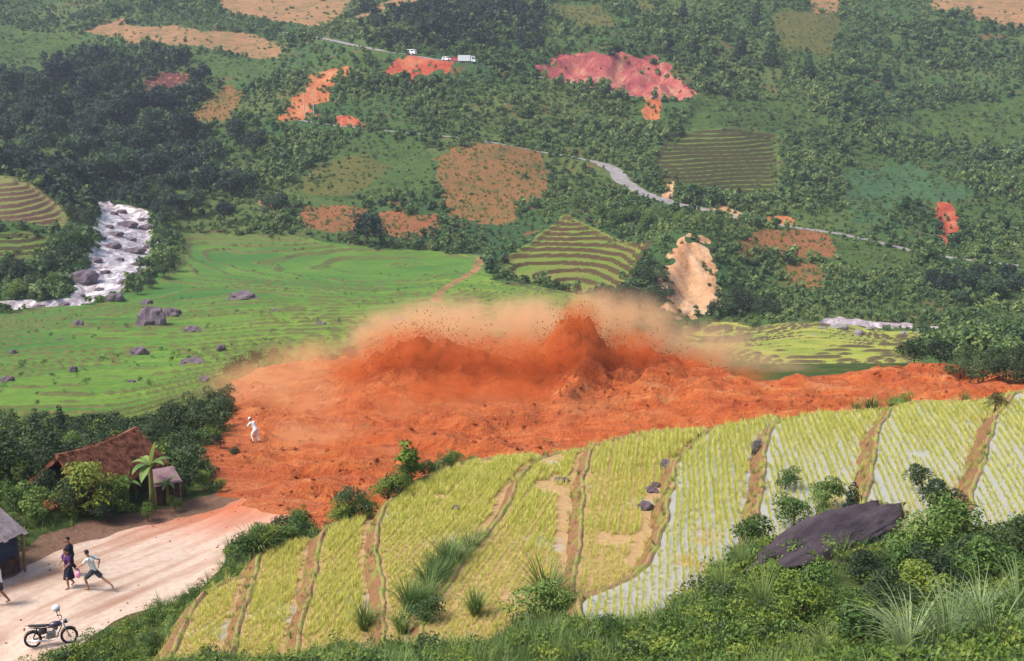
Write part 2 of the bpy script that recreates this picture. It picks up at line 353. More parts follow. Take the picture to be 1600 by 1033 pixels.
# ------------------------------------------------------------------ zones of the land
_base0 = base
def base(x, y):
    x = np.asarray(x, float); y = np.asarray(y, float); z = _base0(x, y)
    k = sstep(300, 400, y)
    return z + k * (3.2 * fbm(x / 60 + .3, y / 75, 5, 3) + 1.0 * fbm(x / 17, y / 17, 9, 2))
ZONES = []      # (object name, world polygon, material, kind of relief, parameter, edge roughness, label)
def zone(name, P, mat, rel=None, par=None, edge=2.0, ymin=0, label=None): ZONES.append((name, hits(P, ymin), mat, rel, par, edge, label))
zone('valley_rice_field', [(-300,520),(0,492),(60,476),(120,478),(180,470),(250,432),(282,400),(285,362),(400,368),(560,386),(690,392),(750,402),(765,425),(770,438),(860,452),(930,462),(1000,505),(900,560),(640,590),(420,600),(345,610),(345,650),(220,668),(30,668),(-300,668)], 'rice', 'step', .5, 3, label='bright green rice fields stepping across the valley floor')
zone('yellow_rice_field', [(1000,520),(1060,512),(1130,503),(1260,503),(1440,518),(1425,572),(1300,585),(1150,600),(1000,580)], 'ripe', 'step', .7, 2, ymin=120, label='yellow-green paddies beyond the mud on the right')
zone('grass_slope', [(-300,30),(0,40),(120,48),(112,75),(30,102),(-300,102)], 'grass', 'step', 2.2)
zone('grass_slope', [(290,82),(440,96),(430,112),(360,122),(300,112)], 'grass', None)
zone('grass_slope', [(560,215),(640,222),(675,245),(672,300),(600,312),(500,315),(440,292),(500,255)], 'grass', None)
zone('fallow_slope', [(440,292),(500,258),(570,244),(610,262),(560,300),(500,310)], 'olive', None)
zone('fallow_slope', [(1205,22),(1312,22),(1302,88),(1215,82)], 'olive', None)
zone('fallow_slope', [(855,10),(935,10),(965,42),(890,48)], 'olive', None)
zone('grass_slope', [(1310,268),(1420,252),(1520,296),(1500,316),(1420,322),(1335,352),(1318,300)], 'teal', None)
zone('grass_slope', [(1090,150),(1230,160),(1300,190),(1210,206),(1060,200)], 'grass', 'step', 1.6)
zone('grass_slope', [(1420,175),(1600,150),(1750,160),(1700,240),(1440,215)], 'grass', 'step', 1.6)
zone('grass_slope', [(1310,375),(1440,402),(1430,430),(1330,425),(1300,405)], 'grass', None)
zone('ploughed_field', [(682,242),(715,228),(790,229),(845,240),(853,300),(820,318),(800,350),(770,351),(720,345),(683,310)], 'soil', None, None, 3.2, label='large brown ploughed field below the mountain road')
zone('ploughed_field', [(472,322),(520,319),(572,326),(560,362),(500,362),(470,350)], 'soil_red', None, None, 2.2, label='left of two reddish fields above the valley rice')
zone('ploughed_field', [(582,333),(640,332),(686,337),(683,371),(640,373),(600,367)], 'soil_red', None, None, 2.2, label='right of two reddish fields above the valley rice')
zone('ploughed_field', [(1153,374),(1190,358),(1270,360),(1303,380),(1297,402),(1220,403),(1155,402)], 'soil_red', None, None, 2.2, label='reddish brown field right of the tan landslide scar')
zone('ploughed_field', [(1222,410),(1270,412),(1290,440),(1282,454),(1225,446)], 'soil', None, None, 3)
zone('ploughed_field', [(346,132),(386,140),(372,172),(345,192),(288,190)], 'soil', None, None, 3, label='brown wedge shaped field among dark trees')
zone('bare_field', [(160,38),(185,28),(200,42),(270,40),(330,50),(400,55),(442,76),(430,94),(330,76),(220,72),(185,60),(130,48)], 'tan', None, None, 3, label='tan bare field on the upper left slope')
zone('bare_field', [(340,8),(360,-40),(560,-40),(545,18),(500,44),(455,36),(360,20)], 'tan', None, None, 2)
zone('bare_field', [(540,34),(600,4),(640,-10),(660,6),(600,20),(560,40)], 'tan', None, None, 2)
zone('bare_field', [(1262,-20),(1315,-20),(1308,18),(1268,20)], 'tan', None, None, 2)
zone('bare_field', [(1440,-20),(1700,-20),(1700,40),(1600,48),(1530,32),(1460,14)], 'tan', None, None, 3)
zone('bare_field', [(960,-10),(1000,-10),(1030,30),(1000,24)], 'olive', None, None, 2)
zone('hill_terraces', [(1062,206),(1216,211),(1217,300),(1130,302),(1060,285),(1012,262),(1035,222)], 'terr_green', 'step', 1.0, 1.2, label='green striped terraces above the mountain road')
zone('hill_terraces', [(882,334),(1022,373),(985,442),(900,457),(768,432),(792,400)], 'terr_mid', 'step', .8, 1.2, label='bright green and brown striped terraces left of the tan scar')
zone('hill_terraces', [(-200,255),(0,272),(60,294),(107,332),(96,358),(-200,362)], 'terr_left', 'step', .75, 1.0, label='olive striped terraces at the left edge above the river')
zone('hill_terraces', [(-200,372),(96,372),(74,402),(-200,404)], 'terr_green', 'step', .75, 1.0)
zone('hill_terraces', [(222,125),(250,113),(300,118),(292,146),(225,149)], 'terr_red', 'step', 1.5, 1.0, label='red striped terraces among dark trees')
zone('landslide_scar', [(828,108),(860,92),(930,82),(1000,90),(1030,99),(1070,130),(1088,153),(1040,153),(1000,150),(950,139),(880,128),(850,122)], 'scar_pink', 'scar', 3.0, 5, label='long pink and red landslide scar high on the hillside')
zone('landslide_scar', [(1002,156),(1030,156),(1031,188),(1003,188)], 'scar_or', 'scar', 1.0, 1.5)
zone('landslide_scar', [(1064,384),(1070,364),(1082,368),(1090,380),(1104,384),(1114,402),(1120,420),(1112,440),(1118,462),(1110,492),(1084,494),(1050,497),(1044,470),(1034,462),(1042,440),(1036,428),(1054,414),(1052,400)], 'scar_tan', 'scar', 2.6, 4.0, label='pale tan landslide scar above the valley floor')
zone('landslide_scar', [(1466,326),(1492,320),(1496,345),(1488,380),(1478,393),(1470,370),(1464,345)], 'scar_red', 'scar', 1.2, 2.5, label='narrow red gash on the right hillside')
zone('landslide_scar', [(432,200),(446,164),(488,122),(530,100),(552,106),(520,135),(492,165),(470,185),(445,196)], 'scar_or', 'scar', .8, 9, label='orange streaked slip left of the vehicles')
zone('landslide_scar', [(590,118),(618,92),(650,90),(705,99),(706,108),(660,112),(640,126)], 'scar_red', 'scar', .6, 6)
zone('landslide_scar', [(520,178),(560,184),(575,196),(545,198),(525,192)], 'scar_red', 'scar', .4, 2)
zone('landslide_scar', [(1030,308),(1038,288),(1052,282),(1048,312),(1036,318)], 'scar_tan', 'scar', .4, 1)
zone('landslide_scar', [(1100,326),(1130,322),(1165,335),(1150,345)], 'scar_tan', 'scar', .3, 1.5)
zone('landslide_scar', [(1190,340),(1232,336),(1242,350),(1215,352)], 'scar_or', 'scar', .3, 1.2)
zone('landslide_scar', [(398,313),(432,316),(434,324),(405,322)], 'scar_or', 'scar', .3, 1.0)
zone('dirt_verge', [(-250,925),(0,880),(40,852),(100,828),(130,812),(250,792),(350,764),(400,760),(440,790),(330,800),(250,822),(130,852),(60,890),(0,915),(-250,1030)], 'verge', None, None, .6)
zone('river', [(155,312),(170,312),(196,320),(232,338),(241,365),(244,395),(236,416),(206,432),(192,456),(150,470),(100,478),(40,482),(-200,500),(-200,486),(20,470),(70,468),(112,464),(120,445),(128,420),(138,395),(146,370),(149,345)], 'water', 'river', None, 3.0)
zone('stream', [(1270,505),(1330,508),(1420,512),(1520,524),(1700,534),(1700,524),(1520,516),(1400,503),(1280,498)], 'brook', 'river', None, 1.6)
MUDP = hits([(352,705),(340,650),(346,604),(400,578),(470,566),(540,556),(600,530),(680,520),(800,530),(900,545),(1000,580),(1120,592),(1180,600),(1300,588),(1420,580),(1535,583),(1700,582)]) 
MUDP = np.vstack([MUDP, [(70, 72), (40, 64), (20, 61.5), (6, 60.5), (0, 58), (-6, 55), (-9.5, 53.5)], hits([(455,800),(420,790),(360,768),(300,712)])])
ROADP = hits([(-250,1010),(0,905),(60,880),(130,845),(250,815),(330,795),(400,772),(470,770)]); ROADP = np.vstack([ROADP, hits([(480,790),(420,832),(340,856),(338,886),(300,925),(222,950),(130,1000),(60,1040)]), [(-22, 34), (-34, 36)]])
HILLROAD = np.array([hit(u, v) for (u, v) in [(470,188),(520,196),(556,199),(600,204),(700,213),(780,224),(850,238),(905,247),(940,256),(962,266),(972,282),(1000,300),(1050,317),(1110,330),(1200,349),(1310,365),(1380,380),(1450,398),(1560,412),(1700,425)]])
TOPROAD = np.array([hit(u, v) for (u, v) in [(440,50),(505,60),(540,68),(600,80),(640,86),(690,94),(730,99),(790,108),(850,122),(930,138),(1000,152),(1060,157)]])
TRAIL = np.array([hit(u, v) for (u, v) in [(752,402),(742,420),(722,432),(700,444),(684,458),(680,470)]])
# crest of the surging mud: (u, v of the crest) standing on the mud bench at about y = 88
CREST = [(470,628),(520,600),(560,566),(610,538),(660,524),(720,534),(780,548),(830,542),(862,520),(880,496),(896,484),(918,481),(934,496),(950,522),(990,540),(1040,556),(1100,575),(1160,592),(1210,606)]
_cx, _ch = [], []
for (u, v) in CREST:
    x, y, z = at_y(u, v, 88.0); _cx.append(float(x)); _ch.append(float(z - base(np.array([x]), np.array([88.0]))[0]))
def surge(x, y):
    h = np.interp(x, _cx, _ch, left=0, right=0); h = np.maximum(h, 0)
    yc = 88 + 1.5 * fbm(x / 6, x * 0, 31, 2); d = y - yc
    f = np.where(d < 0, np.exp(-(d / 3.6) ** 2), np.exp(-(d / 5.5) ** 2)); f = f + .28 * np.exp(-((d + 6.5 + 1.5 * fbm(x / 5, x * 0 + 3, 35, 2)) / 1.8) ** 2)
    return h * f * (0.60 + .40 * (1 - 2 * np.abs(fbm(x / 3.0 + .5 * fbm(x / 2, y / 2, 36, 2), y / 2.2, 33, 4))) - .12)
def relief(x, y):
    """final ground height"""
    z = base(x, y)
    far = sstep(60, 260, y)
    z = z + (.07 + .28 * far) * fbm(x / (1.6 + 3 * far), y / (1.6 + 3 * far), 3, 4) * (1 - .0 * far)
    return z
def fan_height(x, y, zid, mud, road):
    z = relief(x, y); b = base(x, y)
    for k, (nm, P, mt, rel, par, edge, lab) in enumerate(ZONES):
        m = zid == k
        if not m.any() or rel is None: continue
        xs, ys = x[m], y[m]; zb = b[m]
        d, _ = poly_dist(xs, ys, P, True)
        if rel == 'step':
            RS0 = .84
            zz = zb + par * 1.1 * fbm(xs / (30 * par + 6), ys / (30 * par + 6), 40 + k, 3); q = zz / par; f = q - np.floor(q)
            st = (np.floor(q) + .10 * f + .90 * sstep(RS0, .97, f)) * par
            lip = np.where(np.isin(k, [0, 1]), .26 + .26 * fbm(xs / 7, ys / 7, 44, 3), par * .2) * np.exp(-((f - .04) / .05) ** 2)
            kk = sstep(0, 2.5, d); z[m] = z[m] * (1 - kk) + (st + (zb - zz) * .9 + lip - .5 * par + .02 * fbm(xs, ys, 3, 2)) * kk
        elif rel == 'scar':
            e = sstep(0, 4, d); z[m] = z[m] - par * e + e * par * (1.0 * fbm(xs / 6, ys / 10, 50 + k, 4) + .9 * np.abs(fbm(xs / 7 + fbm(xs / 9, ys / 9, 51, 2), ys / 24, 60 + k, 4)))
        elif rel == 'river':
            z[m] = zb - .9 * sstep(0, 2, d) + .16 * fbm(xs / 3, ys / 2.2, 70, 3)
    for (L, wd) in ((HILLROAD, 3.4), (TOPROAD, 3.0)):
        bb = (y > L[:, 1].min() - 12) & (y < L[:, 1].max() + 12) & (x > L[:, 0].min() - 12) & (x < L[:, 0].max() + 12)
        d, p = poly_dist(x[bb], y[bb], L[:, :2]); zi = np.interp(p, np.arange(len(L)), L[:, 2]); k = 1 - sstep(wd, wd + 4.5, d)
        z[bb] = z[bb] * (1 - k) + zi * k
    if road.any():
        d, _ = poly_dist(x[road], y[road], ROADP, True); k = sstep(0, 1.2, d)
        z[road] = (b[road] + .05 * fbm(x[road] / 3, y[road] / 3, 80, 3) - .06) * k + z[road] * (1 - k)
    if mud.any():
        xs, ys = x[mud], y[mud]; d, _ = poly_dist(xs, ys, MUDP, True); k = sstep(0, 3.0, d)
        rid = np.abs(fbm(xs / 5.5 + .4 * fbm(xs / 7, ys / 7, 81, 2), ys / 2.2, 82, 4))
        z[mud] = b[mud] + k * (.15 + .75 * fbm(xs / 4, ys / 3, 84, 4) + 1.1 * (.5 - 1.5 * rid) + .25 * (.4 - 2 * np.abs(fbm(xs / 2.2, ys / .9, 85, 3)))) * np.clip(k + .0, 0, 1) + surge(xs, ys) * k
    return z

# ------------------------------------------------------------------ ground sheet, cut into its zones
rows = [-14.0]
while rows[-1] < 850:
    y = rows[-1]; rows.append(y + (.9 if y < 18 else .34 if y < 70 else .30 if y < 105 else .6 if y < 235 else .8 if y < 430 else 1.9 if y < 700 else 6))
rows = np.array(rows); NC = 600; sv = np.linspace(-.61, .61, NC)
GX = sv[None, :] * (np.abs(rows)[:, None] + 24); GY = np.repeat(rows[:, None], NC, 1)
jx = 1.3 * (vnoise(GX / 1.3, GY / 1.3, 191) - .5) + 1.6 * (vnoise(GX / 3.1, GY / 3.1, 91) - .5) + 1.6 * (vnoise(GX / 9, GY / 9, 92) - .5); jy = 1.3 * (vnoise(GX / 1.3, GY / 1.3, 193) - .5) + 1.6 * (vnoise(GX / 3.1, GY / 3.1, 93) - .5) + 1.6 * (vnoise(GX / 9, GY / 9, 94) - .5)
def zone_of(x, y, jx, jy):
    zid = np.full(x.shape, -1)
    for k, z in enumerate(ZONES): zid[in_poly(x + jx * z[5] * .5, y + jy * z[5] * .9, z[1])] = k
    mud = in_poly(x + jx * .8, y + jy * 1.2, MUDP); road = in_poly(x + jx * .35, y + jy * .5, ROADP) & ~mud
    zid[mud | road] = -1
    return zid, mud, road
ZID, MUDM, ROADM = zone_of(GX, GY, jx, jy)
GZ = fan_height(GX.ravel(), GY.ravel(), ZID.ravel(), MUDM.ravel(), ROADM.ravel()).reshape(GX.shape)
NR = len(rows)
cxm = .25 * (GX[:-1, :-1] + GX[1:, :-1] + GX[:-1, 1:] + GX[1:, 1:]); cym = .25 * (GY[:-1, :-1] + GY[1:, :-1] + GY[:-1, 1:] + GY[1:, 1:])
FZ = ZID[:-1, :-1].copy(); FZ[MUDM[:-1, :-1]] = 1000; FZ[ROADM[:-1, :-1]] = 1001
for (L, wd, c) in ((HILLROAD, 2.3, 1002), (TOPROAD, 2.0, 1003), (TRAIL, .9, 1004)):
    bb = (cym > L[:, 1].min() - 5) & (cym < L[:, 1].max() + 5) & (cxm > L[:, 0].min() - 5) & (cxm < L[:, 0].max() + 5)
    d, _ = poly_dist(cxm[bb], cym[bb], L[:, :2]); q = FZ[bb]; q[d < wd * (0.8 + .4 * vnoise(cxm[bb] / 2, cym[bb] / 2, 5)) * (np.where((cxm[bb] > 25) & (cxm[bb] < 58), 1., .62) if c == 1002 else 1.)] = c; FZ[bb] = q
FZ[(FZ == -1) & (cym < 108)] = 1005
for _it in range(3):                       # turn the stair-stepped zone borders into smooth lines
    sx = np.zeros_like(GX); sy = np.zeros_like(GX); sz = np.zeros_like(GX); ct = np.zeros_like(GX)
    hb = FZ[:-1, :] != FZ[1:, :]; vb = FZ[:, :-1] != FZ[:, 1:]
    def acc(m, r0, c0, r1, c1):
        r, c = np.nonzero(m)
        for (ra, ca, rb, cb) in ((r + r0, c + c0, r + r1, c + c1), (r + r1, c + c1, r + r0, c + c0)):
            np.add.at(sx, (ra, ca), GX[rb, cb]); np.add.at(sy, (ra, ca), GY[rb, cb]); np.add.at(sz, (ra, ca), GZ[rb, cb]); np.add.at(ct, (ra, ca), 1)
    acc(hb, 1, 0, 1, 1); acc(vb, 0, 1, 1, 1)
    mv = ct == 2
    for G_, s_ in ((GX, sx), (GY, sy), (GZ, sz)): G_[mv] = .45 * G_[mv] + .55 * s_[mv] / 2
QI = (np.arange(NR - 1)[:, None] * NC + np.arange(NC - 1)[None, :])
ALLV = np.stack([GX, GY, GZ], -1).reshape(-1, 3)
def cut(name, fm, mat, label=None):
    q = QI[fm]; F = np.stack([q, q + 1, q + NC + 1, q + NC], 1); u, inv = np.unique(F, return_inverse=True)
    me = np_mesh(name, ALLV[u], inv.reshape(-1, 4), M[mat]); o = link(name, me); tag(o, label, None, None, 'structure'); return o
cut('hillside', FZ == -1, 'hill', 'dark green scrub covered hillside beyond the valley')
cut('foreground_bank', FZ == 1005, 'bank')
for k, zn in enumerate(ZONES):
    if (FZ == k).any(): cut(zn[0], FZ == k, zn[2], zn[6])
cut('mud_flow', FZ == 1000, 'mud', 'red orange mud surging across the road and fields')
cut('dirt_road', FZ == 1001, 'road', 'pale dirt road at lower left')
cut('mountain_road', FZ == 1002, 'aspr', 'winding pale road across the far hillside')
cut('mountain_road', FZ == 1003, 'aspr', 'upper mountain road with vehicles')
cut('footpath', FZ == 1004, 'tan')
def ground(x, y):
    """height of the built ground sheet (bilinear in the grid)"""
    x = np.atleast_1d(np.asarray(x, float)); y = np.atleast_1d(np.asarray(y, float))
    i = np.clip(np.searchsorted(rows, y) - 1, 0, NR - 2); fy = (y - rows[i]) / (rows[i + 1] - rows[i])
    def rowz(j):
        s = x / (np.abs(rows[j]) + 24); c = np.clip((s - sv[0]) / (sv[1] - sv[0]), 0, NC - 1.001); a = c.astype(int); f = c - a
        return GZ[j, a] * (1 - f) + GZ[j, a + 1] * f
    return rowz(i) * (1 - fy) + rowz(i + 1) * fy
def g1(x, y): return float(ground([x], [y])[0])
# ------------------------------------------------------------------ plants: meshes
def m_leaf(name, dark, mid, light, nscale=1.2, trans=.22, rough=.6, land=0):
    t = NT(name); oi = t.n('ShaderNodeObjectInfo'); r = oi.outputs['Random']
    if land: r = t.math('ADD', t.math('MULTIPLY', r, .6), t.math('MULTIPLY', t.grey(t.noise(land, 4, .6, oi.outputs['Location']), .34, .68), .55))
    nz = t.noise(nscale, 3); f = t.math('ADD', t.math('MULTIPLY', r, .5), t.math('MULTIPLY', nz, .6))
    g = t.n('ShaderNodeNewGeometry'); f = t.math('ADD', t.math('MULTIPLY', f, .75), t.math('MULTIPLY', g.outputs['Random Per Island'], .25))
    c = t.ramp(f, [(.25, dark), (.5, mid), (.78, light)]); t.fin(c, rough, .3)
    tr = t.n('ShaderNodeBsdfTranslucent'); t.l(c, tr.inputs[0]); mx = t.n('ShaderNodeMixShader'); mx.inputs[0].default_value = trans
    t.l(t.bs.outputs[0], mx.inputs[1]); t.l(tr.outputs[0], mx.inputs[2]); t.l(mx.outputs[0], t.out.inputs[0]); return t.m
M.update(
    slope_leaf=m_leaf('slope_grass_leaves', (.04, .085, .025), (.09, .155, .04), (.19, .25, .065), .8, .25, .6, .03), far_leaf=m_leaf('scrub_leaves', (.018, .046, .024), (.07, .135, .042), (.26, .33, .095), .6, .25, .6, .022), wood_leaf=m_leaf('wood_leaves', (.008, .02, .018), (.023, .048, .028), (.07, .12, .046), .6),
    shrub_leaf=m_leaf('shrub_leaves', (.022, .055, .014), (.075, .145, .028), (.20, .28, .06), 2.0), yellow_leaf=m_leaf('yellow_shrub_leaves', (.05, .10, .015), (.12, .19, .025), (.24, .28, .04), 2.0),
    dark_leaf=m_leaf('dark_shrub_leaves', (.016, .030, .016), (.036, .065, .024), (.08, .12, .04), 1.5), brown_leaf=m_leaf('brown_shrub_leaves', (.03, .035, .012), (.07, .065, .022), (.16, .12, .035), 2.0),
    grass=m_leaf('grass_blades', (.05, .10, .025), (.12, .20, .05), (.26, .32, .10), 1.5, .3), pale_grass=m_leaf('pale_grass_blades', (.10, .17, .06), (.22, .30, .12), (.40, .45, .24), 1.5, .3),
    rice=m_leaf('rice_blades', (.44, .48, .08), (.59, .59, .13), (.73, .68, .25), .25, .45), banana=m_leaf('banana_leaves', (.07, .15, .035), (.14, .25, .06), (.30, .38, .11), 1.0, .3),
    bark=plain('bark', (.10, .07, .05), .9, .1, 0, .4, 9), stalk=plain('green_stalk', (.16, .17, .05), .7, .2))
def leaves_np(blobs, n, size, seed, asp=.5, up=.35):
    """n bent rhombic leaves over the surfaces of the blobs [(centre, radii)]"""
    g = np.random.default_rng(seed); C = np.array([b[0] for b in blobs], float); R = np.array([b[1] if hasattr(b[1], '__len__') else (b[1],) * 3 for b in blobs], float)
    wgt = (R ** 2).sum(1); k = g.choice(len(C), n, p=wgt / wgt.sum()); d = g.normal(size=(n, 3)); d /= np.linalg.norm(d, axis=1)[:, None]
    d[:, 2] = np.where((d[:, 2] < -.35) & (g.random(n) < .7), -d[:, 2], d[:, 2])
    p = C[k] + d * R[k] * (.62 + .42 * g.random(n) ** .6)[:, None]
    nr = d + g.normal(size=(n, 3)) * .55 + np.array([0, 0, up]); nr /= np.linalg.norm(nr, axis=1)[:, None]
    a = np.cross(nr, g.normal(size=(n, 3))); a /= np.linalg.norm(a, axis=1)[:, None]; b = np.cross(nr, a)
    s = size * (.6 + .8 * g.random(n))[:, None]
    tip = p + a * s * .5 - nr * s * .12; root = p - a * s * .5 - nr * s * .06; l = p + b * s * .5 * asp; r = p - b * s * .5 * asp
    V = np.stack([root, l, tip, r], 1).reshape(-1, 3); F = np.arange(4 * n).reshape(-1, 4); return V, F
def blobby(seed, w, h, n, zbase=0., core=True):
    g = np.random.default_rng(seed); out = [((0, 0, zbase + h * .5), (w * .33, w * .33, h * .42))] if core else []
    for i in range(n):
        th = g.random() * 6.283; q = g.random(); rr = w * .5 * (.35 + .5 * g.random()) * (1 - .45 * abs(q - .35)); r = w * (.13 + .13 * g.random())
        out.append(((rr * math.cos(th), rr * math.sin(th), zbase + h * (.15 + .78 * q)), (r, r, r * .8)))
    return out
def leaf_mesh(name, blobs, n, size, seed, mat, asp=.5): return np_mesh(name, *leaves_np(blobs, n, size, seed, asp), M[mat], False)
def blade_mesh(name, n, L, wd, spread, seed, mat, seg=4, droop=1.0, rad=.1):
    g = np.random.default_rng(seed); V = []; F = []
    for i in range(n):
        th = g.random() * 6.283; l = L * (.55 + .6 * g.random()); lean = spread * (.25 + .9 * g.random()); r0 = rad * g.random(); dx, dy = math.cos(th), math.sin(th); px, py = -dy, dx
        x, z, ang = r0, 0., math.pi / 2 - lean * .35; o = len(V)
        for j in range(seg + 1):
            ww = wd * (1 - (j / seg) ** 1.6) * .5 + wd * .02
            V.append((dx * x + px * ww, dy * x + py * ww, z)); V.append((dx * x - px * ww, dy * x - py * ww, z))
            x += math.cos(ang) * l / seg; z += math.sin(ang) * l / seg; ang -= droop * lean * (.5 + j * .35) / seg * 1.6
        F += [(o + 2 * j, o + 2 * j + 1, o + 2 * j + 3, o + 2 * j + 2) for j in range(seg)]
    return np_mesh(name, np.array(V), np.array(F), M[mat], False)

# ------------------------------------------------------------------ scattering of what nobody could count
def scatter(name, P, S, sources, label, parent=None, tilt=.12, cat=None, idx=None):
    P = np.asarray(P, np.float32); n = len(P); me = bpy.data.meshes.new(name); me.vertices.add(n); me.vertices.foreach_set('co', P.ravel())
    a = me.attributes.new('scl', 'FLOAT_VECTOR', 'POINT'); S = np.asarray(S, np.float32); S = S if S.ndim == 2 else np.repeat(S[:, None], 3, 1); a.data.foreach_set('vector', np.ascontiguousarray(S).ravel())
    R = np.c_[RNG.normal(size=n) * tilt, RNG.normal(size=n) * tilt, RNG.random(n) * 6.283].astype(np.float32)
    a = me.attributes.new('rot', 'FLOAT_VECTOR', 'POINT'); a.data.foreach_set('vector', R.ravel())
    a = me.attributes.new('idx', 'INT', 'POINT'); a.data.foreach_set('value', (RNG.integers(0, len(sources), n) if idx is None else idx).astype(np.int32))
    o = link(name, me, parent); col = bpy.data.collections.new(name + '_sources')
    for i, m in enumerate(sources):
        s = bpy.data.objects.new(f'{chr(97 + i)}_{name}_source', m); col.objects.link(s)
    ng = bpy.data.node_groups.new(name, 'GeometryNodeTree'); ng.interface.new_socket('Geometry', in_out='INPUT', socket_type='NodeSocketGeometry'); ng.interface.new_socket('Geometry', in_out='OUTPUT', socket_type='NodeSocketGeometry')
    N = ng.nodes; gi = N.new('NodeGroupInput'); go = N.new('NodeGroupOutput'); ci = N.new('GeometryNodeCollectionInfo'); ci.inputs['Collection'].default_value = col; ci.inputs['Separate Children'].default_value = True; ci.inputs['Reset Children'].default_value = True
    ip = N.new('GeometryNodeInstanceOnPoints'); ip.inputs['Pick Instance'].default_value = True
    def attr(nm, dt): q = N.new('GeometryNodeInputNamedAttribute'); q.data_type = dt; q.inputs[0].default_value = nm; return q.outputs['Attribute']
    L = ng.links; L.new(gi.outputs[0], ip.inputs['Points']); L.new(ci.outputs[0], ip.inputs['Instance']); L.new(attr('idx', 'INT'), ip.inputs['Instance Index'])
    L.new(attr('scl', 'FLOAT_VECTOR'), ip.inputs['Scale']); e = N.new('FunctionNodeEulerToRotation'); L.new(attr('rot', 'FLOAT_VECTOR'), e.inputs[0]); L.new(e.outputs[0], ip.inputs['Rotation']); L.new(ip.outputs[0], go.inputs[0])
    md = o.modifiers.new('scatter', 'NODES'); md.node_group = ng
    tag(o, label, cat, None, 'stuff'); return o
def zone_at(x, y):
    i = np.clip(np.searchsorted(rows, y) - 1, 0, NR - 2); c = np.clip(((x / (np.abs(rows[i]) + 24)) - sv[0]) / (sv[1] - sv[0]), 0, NC - 2).astype(int); return FZ[i, c]
def in_view(x, y, z, mu=60, mv=60):
    f = y * CP - z * SP; uu = 800 + FPX * x / f; vv = 516.5 - FPX * (y * SP + z * CP) / f; return uu, vv, (uu > -mu) & (uu < 1600 + mu) & (vv > -mv) & (vv < 1033 + mv)

# ------------------------------------------------------------------ rice terraces of the spur
def m_earth():
    t = NT('terrace_earth'); a = t.noise(1.4, 5); b = t.noise(7, 4, .7); c = t.ramp(b, [(.25, (.14, .065, .033)), (.7, (.27, .14, .075))])
    c = t.mix(t.grey(a, .50, .64), c, (.19, .20, .05)); t.bump(b, .8, .08); return t.fin(c, .95, .1)
def m_bund():
    t = NT('bund_earth'); a = t.noise(1.1, 5); b = t.noise(9, 4, .7); c = t.ramp(b, [(.25, (.20, .115, .06)), (.7, (.33, .21, .12))])
    c = t.mix(t.grey(a, .44, .58), c, (.22, .23, .06)); t.bump(b, .7, .05); return t.fin(c, .95, .1)
def m_paddy(name, wet):
    t = NT(name); a = t.noise(.35, 4); b = t.noise(5, 4, .65); soil = t.ramp(b, [(.3, (.29, .18, .085)), (.7, (.42, .29, .14))]); w = t.grey(a, .62 - wet, .72 - wet)
    t.bump(t.noise(2.5, 2), .02, .02); return t.fin(t.mix(w, soil, (.34, .33, .28)), t.mix(w, (.8, .8, .8), (.06, .06, .06)), t.mix(w, (.1, .1, .1), (.75, .75, .75)))
M.update(earth=m_earth(), bund=m_bund(), paddy_dry=m_paddy('paddy_mud', .05), paddy_wet=m_paddy('paddy_water', .30))
def resample(P, step, closed=True):
    P = np.asarray(P, float); Q = np.vstack([P, P[:1]]) if closed else P; d = np.r_[0, np.cumsum(np.hypot(*np.diff(Q[:, :2], axis=0).T))]; n = max(4, int(d[-1] / step)); s = np.linspace(0, d[-1], n, endpoint=not closed)
    return np.stack([np.interp(s, d, Q[:, i]) for i in range(Q.shape[1])], 1)
def smooth_closed(P, it=3):
    for _ in range(it): P = .5 * P + .25 * np.roll(P, 1, 0) + .25 * np.roll(P, -1, 0)
    return P
def outward(P):
    d = np.roll(P, -1, 0) - np.roll(P, 1, 0); n = np.stack([d[:, 1], -d[:, 0]], 1); n /= np.linalg.norm(n, axis=1)[:, None] + 1e-9
    a = .5 * np.sum(P[:, 0] * np.roll(P[:, 1], -1) - np.roll(P[:, 0], -1) * P[:, 1]); return n if a > 0 else -n
